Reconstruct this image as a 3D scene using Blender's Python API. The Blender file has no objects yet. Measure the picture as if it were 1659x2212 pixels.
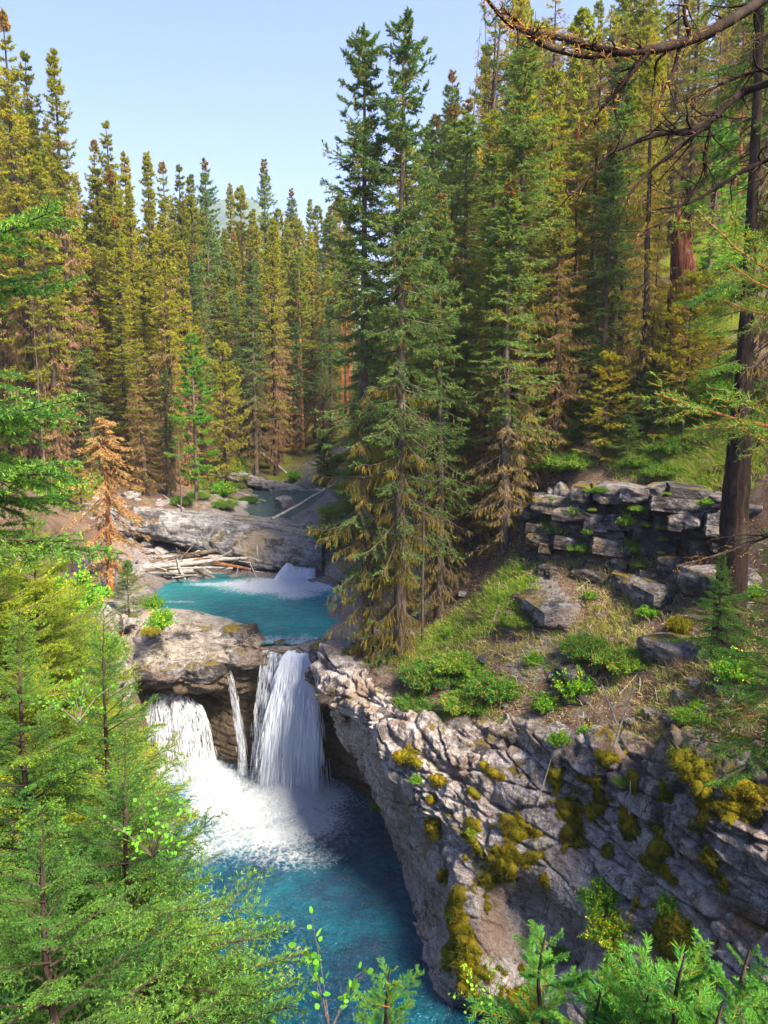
import bpy, math
import numpy as np
from mathutils import Matrix, Vector

SC = bpy.context.scene
COL = SC.collection
R = math.radians
# ------------------------------------------------------------------ camera, sky, sun, exposure
CAM_H = 12.9
PITCH = R(8.8)
cam_d = bpy.data.cameras.new('camera'); cam = bpy.data.objects.new('camera', cam_d); COL.objects.link(cam)
cam.location = (0, 0, CAM_H); cam.rotation_euler = (R(90) - PITCH, 0, 0)
cam_d.sensor_fit = 'VERTICAL'; cam_d.sensor_height = 36.0; cam_d.lens = 36.0 * 1661 / 2212
cam_d.clip_end = 5000; cam_d.clip_start = 0.05
SC.camera = cam
SUN_EL, SUN_AZ = R(48), math.atan2(0.74, -0.67)
world = bpy.data.worlds.new('World'); SC.world = world; world.use_nodes = True
wn = world.node_tree.nodes; wl = world.node_tree.links
for n in list(wn): wn.remove(n)
wo = wn.new('ShaderNodeOutputWorld'); bg = wn.new('ShaderNodeBackground'); sky = wn.new('ShaderNodeTexSky')
sky.sky_type = 'NISHITA'; sky.sun_disc = False; sky.sun_elevation = SUN_EL; sky.sun_rotation = SUN_AZ
sky.altitude = 1500; sky.air_density = 1.0; sky.dust_density = 1.2; sky.ozone_density = 3.0
hs = wn.new('ShaderNodeHueSaturation'); hs.inputs['Saturation'].default_value = 1.22
tint = wn.new('ShaderNodeMix'); tint.data_type = 'RGBA'; tint.blend_type = 'MULTIPLY'; tint.inputs[0].default_value = 1.0; tint.inputs[7].default_value = (1.24, .9, .93, 1)
wl.new(sky.outputs[0], hs.inputs['Color']); wl.new(hs.outputs[0], tint.inputs[6]); wl.new(tint.outputs[2], bg.inputs[0]); bg.inputs[1].default_value = 0.096
wl.new(bg.outputs[0], wo.inputs[0])
sd = bpy.data.lights.new('sun', 'SUN'); so = bpy.data.objects.new('sun', sd); COL.objects.link(so)
sd.energy = 4.9; sd.angle = R(16); sd.color = (1.0, 0.87, 0.67)
sv = Vector((math.sin(SUN_AZ) * math.cos(SUN_EL), math.cos(SUN_AZ) * math.cos(SUN_EL), math.sin(SUN_EL)))
so.rotation_euler = sv.to_track_quat('Z', 'Y').to_euler(); so.location = (20, -10, 40)
vs = SC.view_settings
vs.view_transform = 'Standard'; vs.look = 'None'; vs.gamma = 1.0; vs.exposure = 2.0; vs.use_curve_mapping = False
try:
    SC.cycles.max_bounces = 6; SC.cycles.diffuse_bounces = 4; SC.cycles.glossy_bounces = 2
    SC.cycles.transmission_bounces = 3; SC.cycles.transparent_max_bounces = 12; SC.cycles.use_denoising = True
    SC.cycles.caustics_reflective = False; SC.cycles.caustics_refractive = False
except Exception: pass

rng = np.random.default_rng(7)
cp, sp = math.cos(PITCH), math.sin(PITCH)
def ray(x, y):
    u = (x - 829.5) / 1661.0; v = (y - 1106.0) / 1661.0
    return np.array([u, cp - v * sp, -sp - v * cp])
def at(x, y, Y):                       # point seen at (x, y) of the photo, Y metres ahead
    d = ray(x, y); return np.array([0, 0, CAM_H]) + d * (Y / d[1])
def onz(x, y, z):
    d = ray(x, y); return np.array([0, 0, CAM_H]) + d * ((z - CAM_H) / d[2])
def nrm(a): return a / (np.linalg.norm(a, axis=-1, keepdims=True) + 1e-9)

# ------------------------------------------------------------------ noise
def _h(ix, iy, iz, s):
    n = (ix.astype(np.uint32) * np.uint32(374761393)) ^ (iy.astype(np.uint32) * np.uint32(668265263)) ^ (iz.astype(np.uint32) * np.uint32(2147483647 - 12345)) ^ np.uint32((s * 1274126177 + 97) & 0xffffffff)
    n = (n ^ (n >> np.uint32(13))) * np.uint32(1274126177)
    n = (n ^ (n >> np.uint32(16))) * np.uint32(2246822519)
    n = n ^ (n >> np.uint32(13))
    return n.astype(np.float64) / 4294967295.0
def vnoise(p, s=0):
    f = np.floor(p); i = f.astype(np.int64); t = p - f; t = t * t * t * (t * (t * 6 - 15) + 10)
    r = 0
    for a in (0, 1):
        wa = t[:, 0] if a else 1 - t[:, 0]
        for b in (0, 1):
            wb = t[:, 1] if b else 1 - t[:, 1]
            for c in (0, 1):
                wc = t[:, 2] if c else 1 - t[:, 2]
                r = r + wa * wb * wc * _h(i[:, 0] + a, i[:, 1] + b, i[:, 2] + c, s)
    return r * 2 - 1
def fbm(p, s=0, o=4, g=0.5, l=2.03):
    r = 0; a = 1.0; w = 0
    for k in range(o):
        r = r + a * vnoise(p * (l ** k) + 17.3 * k, s + k); w += a; a *= g
    return r / w
def ridged(p, s=0, o=4):
    r = 0; a = 1.0; w = 0
    for k in range(o):
        r = r + a * (1 - 2 * np.abs(vnoise(p * (2.1 ** k) + 9.1 * k, s + k))); w += a; a *= 0.5
    return r / w
def worley(p, s=0):                     # F1, F2, cell hash
    i = np.floor(p).astype(np.int64)
    f1 = np.full(len(p), 9.0); f2 = f1.copy(); ch = np.zeros(len(p))
    for a in (-1, 0, 1):
        for b in (-1, 0, 1):
            for c in (-1, 0, 1):
                jx, jy, jz = i[:, 0] + a, i[:, 1] + b, i[:, 2] + c
                dx = jx + _h(jx, jy, jz, s) - p[:, 0]; dy = jy + _h(jx, jy, jz, s + 1) - p[:, 1]; dz = jz + _h(jx, jy, jz, s + 2) - p[:, 2]
                d = np.sqrt(dx * dx + dy * dy + dz * dz)
                m = d < f1
                f2 = np.where(m, f1, np.minimum(f2, d)); ch = np.where(m, _h(jx, jy, jz, s + 3), ch); f1 = np.where(m, d, f1)
    return f1, f2, ch
def sstep(a, b, x):
    t = np.clip((x - a) / (b - a), 0, 1); return t * t * (3 - 2 * t)

# ------------------------------------------------------------------ mesh helpers
def to_mesh(name, V, T=None, Q=None, mats=(), TM=None, QM=None, smooth=False, attrs=None):
    V = np.asarray(V, dtype=np.float32)
    T = np.zeros((0, 3), np.int32) if T is None else np.asarray(T, np.int32)
    Q = np.zeros((0, 4), np.int32) if Q is None else np.asarray(Q, np.int32)
    me = bpy.data.meshes.new(name)
    me.vertices.add(len(V)); me.vertices.foreach_set('co', V.ravel())
    nl = len(T) * 3 + len(Q) * 4
    me.loops.add(nl); me.loops.foreach_set('vertex_index', np.concatenate([T.ravel(), Q.ravel()]).astype(np.int32))
    me.polygons.add(len(T) + len(Q))
    ls = np.concatenate([np.arange(len(T)) * 3, len(T) * 3 + np.arange(len(Q)) * 4]).astype(np.int32)
    me.polygons.foreach_set('loop_start', ls)
    mi = np.zeros(len(T) + len(Q), np.int32)
    if TM is not None: mi[:len(T)] = TM
    if QM is not None: mi[len(T):] = QM
    me.polygons.foreach_set('material_index', mi)
    me.polygons.foreach_set('use_smooth', np.full(len(mi), smooth))
    for m in mats: me.materials.append(m)
    if attrs:
        for k, v in attrs.items():
            a = me.attributes.new(k, 'FLOAT', 'POINT'); a.data.foreach_set('value', np.asarray(v, np.float32))
    me.update(calc_edges=True)
    return me
class Geo:
    def __init__(s): s.V = []; s.T = []; s.Q = []; s.TM = []; s.QM = []; s.n = 0
    def add(s, V, T=None, Q=None, m=0):
        V = np.asarray(V, np.float64).reshape(-1, 3)
        if T is not None and len(T): s.T.append(np.asarray(T) + s.n); s.TM.append(np.full(len(T), m) if np.isscalar(m) else m)
        if Q is not None and len(Q): s.Q.append(np.asarray(Q) + s.n); s.QM.append(np.full(len(Q), m) if np.isscalar(m) else m)
        s.V.append(V); s.n += len(V)
    def mesh(s, name, mats, smooth=False):
        c = lambda a, w: np.concatenate(a) if a else np.zeros((0, w), int)
        return to_mesh(name, np.concatenate(s.V), c(s.T, 3), c(s.Q, 4), mats,
                       np.concatenate(s.TM) if s.TM else None, np.concatenate(s.QM) if s.QM else None, smooth)
    def blades(s, B, D, L, W, m=0, bend=None):       # one pointed triangle per blade
        n = len(B); rv = nrm(np.cross(D, nrm(rng.normal(size=(n, 3)))))
        L = np.broadcast_to(L, n)[:, None]; W = np.broadcast_to(W, n)[:, None]
        V = np.stack([B - rv * W / 2, B + rv * W / 2, B + D * L], 1).reshape(-1, 3)
        s.add(V, T=np.arange(3 * n).reshape(n, 3), m=m)
    def tubes(s, P, rad, sides=3, m=0):              # P (n,k,3) polylines, rad (n,k)
        n, k, _ = P.shape
        T = np.gradient(P, axis=1); T = nrm(T)
        ref = np.where(np.abs(T[..., 2:3]) > 0.8, np.array([1.0, 0.3, 0]), np.array([0, 0, 1.0]))
        A = nrm(np.cross(T, ref)); B = np.cross(T, A)
        an = np.arange(sides) * 2 * math.pi / sides
        V = P[:, :, None, :] + rad[:, :, None, None] * (np.cos(an)[None, None, :, None] * A[:, :, None, :] + np.sin(an)[None, None, :, None] * B[:, :, None, :])
        i = np.arange(n)[:, None, None] * (k * sides); j = np.arange(k - 1)[None, :, None] * sides; a = np.arange(sides)[None, None, :]; b = (a + 1) % sides
        Q = np.stack([i + j + a, i + j + b, i + j + sides + b, i + j + sides + a], -1).reshape(-1, 4)
        s.add(V.reshape(-1, 3), Q=Q, m=m)
def link(name, me, parent=None, loc=None, M=None, **props):
    o = bpy.data.objects.new(name, me); COL.objects.link(o)
    if parent is not None: o.parent = parent
    if M is not None: o.matrix_basis = M
    if loc is not None: o.location = loc
    for k, v in props.items(): o[k] = v
    return o
def thing(name, label, cat, loc, group=None, rz=0, sc=None):
    o = link(name, None, loc=Vector(loc), label=label, category=cat)
    o.rotation_euler = (0, 0, rz)
    if sc is not None: o.scale = sc
    if group: o['group'] = group
    return o
def grid_quads(nu, nv):
    a = np.arange(nu - 1)[:, None] * nv + np.arange(nv - 1)[None, :]
    return np.stack([a, a + 1, a + nv + 1, a + nv], -1).reshape(-1, 4)
def crom(P, t):                                     # Catmull-Rom along axis 0 of P at t in [0,n-1]
    n = len(P); i = np.clip(np.floor(t).astype(int), 0, n - 2); f = (t - i).reshape((-1,) + (1,) * (P.ndim - 1))
    p0 = P[np.clip(i - 1, 0, n - 1)]; p1 = P[i]; p2 = P[i + 1]; p3 = P[np.clip(i + 2, 0, n - 1)]
    return 0.5 * (2 * p1 + (p2 - p0) * f + (2 * p0 - 5 * p1 + 4 * p2 - p3) * f ** 2 + (3 * p1 - p0 - 3 * p2 + p3) * f ** 3)
def patch(C, nu, nv):                               # C (rows, cols, 3) -> (nu, nv, 3)
    A = crom(C, np.linspace(0, C.shape[0] - 1, nu))
    return crom(A.transpose(1, 0, 2), np.linspace(0, C.shape[1] - 1, nv)).transpose(1, 0, 2)
def pnorm(S):
    return nrm(np.cross(np.gradient(S, axis=0), np.gradient(S, axis=1)))

# ------------------------------------------------------------------ materials
def nodes(name):
    m = bpy.data.materials.new(name); m.use_nodes = True; t = m.node_tree
    for n in list(t.nodes): t.nodes.remove(n)
    return m, t
class N:
    def __init__(s, name):
        s.m, s.t = nodes(name); s.out = s.t.nodes.new('ShaderNodeOutputMaterial')
        s.pos = s.t.nodes.new('ShaderNodeNewGeometry').outputs['Position']
    def n(s, k, **kw):
        o = s.t.nodes.new(k)
        for a, b in kw.items(): setattr(o, a, b)
        return o
    def l(s, a, b): s.t.links.new(a, b)
    def noise(s, sc, det=4, rough=.55, dist=0, vec=None, scale3=None):
        o = s.n('ShaderNodeTexNoise'); o.inputs['Scale'].default_value = sc; o.inputs['Detail'].default_value = det
        o.inputs['Roughness'].default_value = rough; o.inputs['Distortion'].default_value = dist
        v = vec or s.pos
        if scale3:
            mp = s.n('ShaderNodeMapping'); mp.inputs['Scale'].default_value = scale3[:3]
            if len(scale3) > 3: mp.inputs['Rotation'].default_value = scale3[3]
            s.l(v, mp.inputs[0]); v = mp.outputs[0]
        s.l(v, o.inputs['Vector']); return o.outputs['Fac']
    def ramp(s, f, stops):
        o = s.n('ShaderNodeValToRGB'); e = o.color_ramp.elements
        while len(e) < len(stops): e.new(0.5)
        for i, (p, c) in enumerate(stops):
            e[i].position = p; e[i].color = (c[0], c[1], c[2], 1) if not np.isscalar(c) else (c, c, c, 1)
        s.l(f, o.inputs[0]); return o.outputs[0]
    def mix(s, f, a, b, blend='MIX'):
        o = s.n('ShaderNodeMix', data_type='RGBA', blend_type=blend)
        for i, v in ((0, f), (6, a), (7, b)):
            if isinstance(v, (int, float)): o.inputs[i].default_value = v
            elif isinstance(v, tuple): o.inputs[i].default_value = (*v, 1)
            else: s.l(v, o.inputs[i])
        return o.outputs[2]
    def math(s, op, a, b=0.0, clamp=False):
        o = s.n('ShaderNodeMath', operation=op, use_clamp=clamp)
        for i, v in ((0, a), (1, b)):
            if isinstance(v, (int, float)): o.inputs[i].default_value = v
            else: s.l(v, o.inputs[i])
        return o.outputs[0]
    def attr(s, name):
        o = s.n('ShaderNodeAttribute', attribute_name=name); return o.outputs['Fac']
    def bump(s, h, d=.1, st=1.0, nm=None):
        o = s.n('ShaderNodeBump'); o.inputs['Distance'].default_value = d; o.inputs['Strength'].default_value = st
        s.l(h, o.inputs['Height'])
        if nm: s.l(nm, o.inputs['Normal'])
        return o.outputs[0]
    def princ(s, col, rough=.8, normal=None, spec=.3):
        o = s.n('ShaderNodeBsdfPrincipled')
        if isinstance(col, tuple): o.inputs['Base Color'].default_value = (*col, 1)
        else: s.l(col, o.inputs['Base Color'])
        if isinstance(rough, float): o.inputs['Roughness'].default_value = rough
        else: s.l(rough, o.inputs['Roughness'])
        o.inputs['Specular IOR Level'].default_value = spec
        if normal: s.l(normal, o.inputs['Normal'])
        return o.outputs[0]
    def fin(s, sh): s.l(sh, s.out.inputs[0]); return s.m

def leafmat(name, a, b, c=None, trans=.35, sc=1.3, tcol=1.6):
    """needles: hue wanders in clumps and from tree to tree"""
    k = N(name); oi = k.n('ShaderNodeObjectInfo')
    f = k.noise(sc, 3, .6); g = k.noise(sc * 9, 1, .5)
    f2 = k.math('ADD', k.math('MULTIPLY', f, .55), k.math('MULTIPLY', g, .25))
    f3 = k.math('ADD', f2, k.math('MULTIPLY', oi.outputs['Random'], .2))
    a, b = tuple(x * 1.45 for x in a), tuple(x * 1.4 for x in b)
    st = [(.34, a), (.58, b)] + ([(.7, c)] if c else [])
    col = k.ramp(f3, st)
    d = k.n('ShaderNodeBsdfDiffuse'); k.l(col, d.inputs[0])
    t = k.n('ShaderNodeBsdfTranslucent')
    tc = k.mix(1.0, col, (tcol * .95, tcol, tcol * .45), 'MULTIPLY'); k.l(tc, t.inputs[0])
    x = k.n('ShaderNodeMixShader'); x.inputs[0].default_value = trans
    k.l(d.outputs[0], x.inputs[1]); k.l(t.outputs[0], x.inputs[2])
    return k.fin(x.outputs[0])
def barkmat(name, a, b, sc=12, stretch=.25, lich=.6):
    k = N(name); v = k.noise(sc, 5, .65, .4, scale3=(1, 1, stretch))
    col = k.ramp(v, [(.35, a), (.65, b)])
    g = k.noise(sc * .22, 3); col = k.mix(k.ramp(g, [(.55, 0.), (.72, lich)]), col, (.22, .21, .17))
    return k.fin(k.princ(col, .9, k.bump(v, .03, .9), .1))

# greens and browns of the trees (real-world albedos)
M_blue = leafmat('needles_bluegreen', (.045, .09, .03), (.105, .175, .045), (.24, .28, .035), .3)
M_olive = leafmat('needles_olive', (.085, .115, .014), (.24, .235, .02), (.45, .31, .025), .35)
M_yel = leafmat('needles_yellow', (.09, .13, .02), (.2, .22, .03), (.32, .26, .03), .4)
M_ylime = leafmat('needles_yellowgreen', (.08, .14, .015), (.21, .27, .02), (.42, .38, .03), .4)
M_lime = leafmat('needles_bright', (.05, .15, .02), (.12, .26, .025), (.28, .37, .04), .4)
M_near = leafmat('needles_near', (.02, .075, .022), (.075, .17, .03), (.2, .28, .03), .3, 2.2)
M_tip = leafmat('needles_new', (.06, .16, .03), (.16, .3, .04), (.42, .42, .06), .35, 3.0)
M_dead = leafmat('needles_dead', (.2, .09, .03), (.34, .18, .06), (.4, .27, .11), .3, 2.5, 1.3)
M_tan = leafmat('needles_tan', (.2, .11, .045), (.34, .22, .09), (.46, .34, .15), .3, 3.5, 1.2)
M_twig = leafmat('dead_twigs', (.075, .055, .032), (.165, .12, .058), (.28, .205, .085), .15, 2.0, 1.0)
M_twigr = leafmat('rusty_twigs', (.095, .055, .035), (.21, .125, .07), (.32, .2, .1), .15, 2.0, 1.0)
M_lichen = leafmat('hanging_lichen', (.16, .13, .02), (.31, .25, .028), (.45, .35, .045), .35, 2.0, 1.2)
M_cone = leafmat('cones', (.14, .05, .025), (.24, .09, .04), None, .1, 3.0, 1.0)
M_leaf = leafmat('broad_leaf', (.06, .19, .02), (.13, .31, .03), (.28, .36, .03), .4, 5.0)
M_yflow = leafmat('yellow_leaf', (.45, .32, .02), (.6, .45, .03), None, .35, 5.0, 1.2)
M_bark = barkmat('bark_grey', (.05, .038, .03), (.15, .115, .09))
M_barkd = barkmat('bark_dark', (.018, .013, .011), (.075, .052, .04), lich=.3)
M_barko = barkmat('bark_orange', (.16, .05, .02), (.36, .15, .06))
M_barkshade = barkmat('bark_shaded', (.008, .006, .005), (.04, .026, .02), lich=.12)  # backlit darkness of the right-hand limbs put into the bark colour
M_snag = barkmat('bark_red', (.05, .018, .012), (.24, .085, .04), 16, .12)
M_drift = barkmat('driftwood', (.22, .19, .17), (.5, .46, .42), 7, 1)
M_grass = leafmat('grass_blades', (.1, .19, .02), (.22, .32, .03), (.42, .38, .08), .4, 1.2)
M_straw = leafmat('dry_grass', (.28, .2, .1), (.42, .33, .18), None, .3, 2.0, 1.1)
M_moss = None
def mossmat():
    k = N('moss'); f = k.noise(2.6, 4, .6); g = k.noise(38, 3, .6)
    col = k.ramp(f, [(.3, (.1, .085, .012)), (.5, (.24, .215, .015)), (.68, (.42, .28, .02))])
    col = k.mix(.5, col, k.ramp(g, [(.3, .25), (.7, 1.)]), 'MULTIPLY')
    return k.fin(k.princ(col, .95, k.bump(g, .03, 1.), .05))
M_moss = mossmat()

def rockmat(name, light=(.40, .36, .37), mid=(.24, .21, .215), dark=(.05, .045, .045), warm=(.36, .25, .17), wet=0.0,
            darkness=.5, mossy=.5, strat=(.35, .2, 1.0), strat_rot=(0, 0, 0), big=.35, streaks=False, wetlow=False):
    k = N(name); geo = k.n('ShaderNodeNewGeometry')
    n1 = k.noise(big, 6, .62, .6); n2 = k.noise(1.7, 6, .68, .4)
    st = k.noise(6.0, 5, .7, 1.0, scale3=(strat[0], strat[1], strat[2], strat_rot))
    fine = k.noise(22, 5, .72)
    col = k.ramp(n2, [(.36, mid), (.6, light)])
    col = k.mix(k.ramp(st, [(.38, .85), (.56, 0.)]), col, tuple(c * .62 for c in mid))
    col = k.mix(k.ramp(n1, [(.54, 0.), (.68, .75)]), col, warm)
    lich = k.math('ADD', k.math('MULTIPLY', k.noise(.8, 4, .6), .6), k.math('MULTIPLY', k.noise(5.0, 6, .75), .5))
    d0 = .66 - darkness * .2
    col = k.mix(k.ramp(lich, [(d0, 0.), (d0 + .07, .88)]), col, dark)
    if streaks:                                     # dark drip stains and lichen crust, thicker on the upper beds
        sk = k.noise(1.6, 5, .7, .5, scale3=(1.6, 1.6, .22)); sz = k.n('ShaderNodeSeparateXYZ'); k.l(k.pos, sz.inputs[0])
        hi = k.math('MULTIPLY', k.math('SUBTRACT', sz.outputs[2], 3.0), .045)
        col = k.mix(k.ramp(k.math('ADD', sk, hi), [(.59, 0.), (.69, .8)]), col, (.085, .065, .06))
        vn = k.math('ABSOLUTE', k.math('SUBTRACT', k.noise(2.1, 6, .62, 1.4, scale3=(1.25, 1.25, .55, (R(20), R(28), 0))), .5))
        col = k.mix(k.ramp(vn, [(.0, .85), (.022, 0.)]), col, (.07, .055, .05))
        crust = k.math('ADD', k.noise(1.3, 7, .75, .3), k.math('MULTIPLY', k.math('SUBTRACT', sz.outputs[2], 4.2), .07))
        col = k.mix(k.ramp(crust, [(.52, 0.), (.66, .82)]), col, (.105, .08, .07))
        col = k.mix(k.ramp(k.noise(.7, 4, .6, .4), [(.56, 0.), (.64, .7)]), col, (.36, .24, .17))
    col = k.mix(.55, col, k.ramp(fine, [(.3, .45), (.62, 1.)]), 'MULTIPLY')
    if wetlow:
        sw = k.n('ShaderNodeSeparateXYZ'); k.l(k.pos, sw.inputs[0]); wl_ = k.math('ADD', sw.outputs[2], k.math('MULTIPLY', n2, 1.2))
        col = k.mix(k.ramp(k.math('MULTIPLY', wl_, .2), [(.84, .8), (.97, 0.)]), col, k.ramp(fine, [(.3, (.03, .02, .01)), (.6, (.15, .095, .04)), (.75, (.24, .17, .07))]))
    # rust / ochre stains
    col = k.mix(k.ramp(k.noise(.9, 5, .7, .8), [(.63, 0.), (.72, .6)]), col, (.2, .09, .035))
    # moss keeps to upward faces
    sepn = k.n('ShaderNodeSeparateXYZ'); k.l(geo.outputs['True Normal'], sepn.inputs[0])
    up = k.ramp(sepn.outputs[2], [(.35, 0.), (.75, 1.)])
    mm = k.math('MULTIPLY', k.ramp(k.noise(1.1, 5, .7), [(.62 - mossy * .14, 0.), (.7 - mossy * .14, 1.)]), up)
    mcol = k.ramp(k.noise(9, 4), [(.3, (.07, .06, .012)), (.65, (.24, .17, .02))])
    col = k.mix(mm, col, mcol)
    h = k.math('ADD', k.math('MULTIPLY', st, .5), k.math('MULTIPLY', fine, .3))
    h = k.math('ADD', h, k.math('MULTIPLY', n2, .8))
    h = k.math('ADD', h, k.math('MULTIPLY', k.noise(5.5, 6, .75, .3), .7))
    b = k.bump(h, .2, 1.)
    ro = .85 - wet * .55
    return k.fin(k.princ(col, ro, b, .3 + wet * .3))
M_cliff = rockmat('cliff_rock', strat_rot=(R(35), R(35), 0), light=(.8, .73, .71), mid=(.58, .52, .51), streaks=True, darkness=.2)
M_wall = rockmat('fall_wall_rock', (.47, .43, .40), (.27, .235, .2), (.035, .03, .026), (.34, .25, .15), .35, .45, .1, (.3, .3, 1.4), wetlow=True)
M_slab = rockmat('slab_rock', (.42, .41, .42), (.22, .21, .215), (.045, .043, .045), (.4, .29, .15), .15, .5, .15, (.3, .3, 1.6), (0, R(12), 0), .25)
M_block = rockmat('block_rock', (.37, .345, .36), (.17, .155, .16), (.03, .028, .03), (.33, .22, .15), 0, .7, .75)
M_boulder = rockmat('boulder_rock', (.45, .42, .41), (.27, .24, .235), (.06, .05, .05), (.4, .25, .19), 0, .15, .1)
def groundmat():
    k = N('ground_soil'); g = k.attr('grass'); r = k.attr('rocky')
    n = k.noise(1.6, 6, .7); f = k.noise(14, 5, .75); p = k.noise(45, 3, .7)
    soil = k.ramp(n, [(.3, (.075, .042, .028)), (.5, (.17, .105, .075)), (.7, (.26, .2, .15))])
    soil = k.mix(k.ramp(f, [(.5, 0.), (.62, .7)]), soil, (.3, .25, .22))
    gr = k.ramp(f, [(.3, (.06, .1, .015)), (.6, (.19, .23, .025)), (.75, (.32, .27, .04))])
    rk = k.ramp(f, [(.3, (.1, .09, .09)), (.55, (.33, .3, .29)), (.75, (.45, .41, .4))])
    gm = k.math('ADD', g, k.math('MULTIPLY', k.math('SUBTRACT', n, .5), 1.6), True)
    rm = k.math('ADD', r, k.math('MULTIPLY', k.math('SUBTRACT', k.noise(2.7, 5, .7), .5), 1.8), True)
    col = k.mix(k.ramp(rm, [(.35, 0.), (.6, 1.)]), soil, rk)
    col = k.mix(k.ramp(gm, [(.35, 0.), (.65, 1.)]), col, gr)
    col = k.mix(.5, col, k.ramp(p, [(.3, .4), (.65, 1.)]), 'MULTIPLY')
    h = k.math('ADD', f, k.math('MULTIPLY', p, .4))
    return k.fin(k.princ(col, .95, k.bump(h, .12, 1.), .05))
M_ground = groundmat()
def watermat(name, deep, shallow, rough=.06, bsc=1.0):
    k = N(name); fo = k.attr('foam'); sh = k.attr('shallow')
    w1 = k.noise(3.2 * bsc, 5, .6, .8); w2 = k.noise(13 * bsc, 3, .6, .5)
    h = k.math('ADD', w1, k.math('MULTIPLY', w2, .25))
    h = k.math('ADD', h, k.math('MULTIPLY', k.noise(6.5 * bsc, 4, .65, 1.2), .5)); nb = k.bump(h, .24, 1.)
    body = k.mix(k.ramp(k.noise(.55, 3), [(.4, 0.), (.7, .6)]), deep, shallow)
    body = k.mix(sh, body, shallow)
    wat = k.princ(body, rough, nb, .5)
    lace = k.n('ShaderNodeTexVoronoi', feature='DISTANCE_TO_EDGE'); lace.inputs['Scale'].default_value = 3.4
    dst = k.n('ShaderNodeVectorMath', operation='ADD'); nz = k.n('ShaderNodeTexNoise'); nz.inputs['Scale'].default_value = 2.0; nz.inputs['Detail'].default_value = 5
    k.l(k.pos, nz.inputs['Vector']); k.l(k.pos, dst.inputs[0]); k.l(nz.outputs['Color'], dst.inputs[1]); k.l(dst.outputs[0], lace.inputs['Vector'])
    lc = k.math('SUBTRACT', 1.0, k.math('MULTIPLY', lace.outputs['Distance'], 5.0), True)
    fn = k.noise(9, 6, .75, .6)
    q = k.math('ADD', k.math('MULTIPLY', fo, 1.35), k.math('MULTIPLY', k.math('SUBTRACT', fn, .5), 1.3))
    q = k.math('ADD', q, k.math('MULTIPLY', k.math('MULTIPLY', lc, .45), k.math('MULTIPLY', fo, 1.6, True)))
    fm = k.ramp(q, [(.38, 0.), (.95, 1.)])
    fo_sh = k.n('ShaderNodeBsdfDiffuse'); fo_sh.inputs[0].default_value = (.64, .71, .8, 1); k.l(k.bump(fn, .22, 1.), fo_sh.inputs['Normal'])
    x = k.n('ShaderNodeMixShader'); k.l(fm, x.inputs[0]); k.l(wat, x.inputs[1]); k.l(fo_sh.outputs[0], x.inputs[2])
    return k.fin(x.outputs[0])
M_wlow = watermat('pool_water_lower', (.001, .045, .10), (.005, .16, .24))
M_wup = watermat('pool_water_upper', (.008, .24, .28), (.04, .42, .42), .1, 1.4)
M_wriv = watermat('river_water', (.04, .10, .10), (.12, .18, .17), .08, 1.6)
def fallmat(name, tr):
    k = N(name)
    n1 = k.math('ADD', k.math('MULTIPLY', k.noise(7, 5, .75, .3, scale3=(1, 1, .16)), .6), k.math('MULTIPLY', k.noise(2.6, 3, .6, .3, scale3=(1, 1, .3)), .4)); n2 = k.noise(30, 2, .6, 0, scale3=(1, 1, .3))
    a = k.ramp(k.math('ADD', k.math('MULTIPLY', n1, .8), k.math('MULTIPLY', n2, .3)), [(tr, 0.), (tr + .14, 1.)])
    d = k.n('ShaderNodeBsdfDiffuse'); d.inputs[0].default_value = (.78, .83, .91, 1)
    t = k.n('ShaderNodeBsdfTranslucent'); t.inputs[0].default_value = (.68, .75, .85, 1)
    x = k.n('ShaderNodeMixShader'); x.inputs[0].default_value = .35; k.l(d.outputs[0], x.inputs[1]); k.l(t.outputs[0], x.inputs[2])
    tp = k.n('ShaderNodeBsdfTransparent'); y = k.n('ShaderNodeMixShader'); k.l(a, y.inputs[0]); k.l(tp.outputs[0], y.inputs[1]); k.l(x.outputs[0], y.inputs[2])
    return k.fin(y.outputs[0])
M_fall = fallmat('falling_water', .34); M_fall_thin = fallmat('falling_water_thin', .5)
def streakmat():
    k = N('water_streak'); d = k.n('ShaderNodeBsdfDiffuse'); d.inputs[0].default_value = (.78, .83, .91, 1)
    t = k.n('ShaderNodeBsdfTranslucent'); t.inputs[0].default_value = (.78, .84, .92, 1)
    x = k.n('ShaderNodeMixShader'); x.inputs[0].default_value = .5; k.l(d.outputs[0], x.inputs[1]); k.l(t.outputs[0], x.inputs[2])
    return k.fin(x.outputs[0])
M_streak = streakmat()

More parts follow.
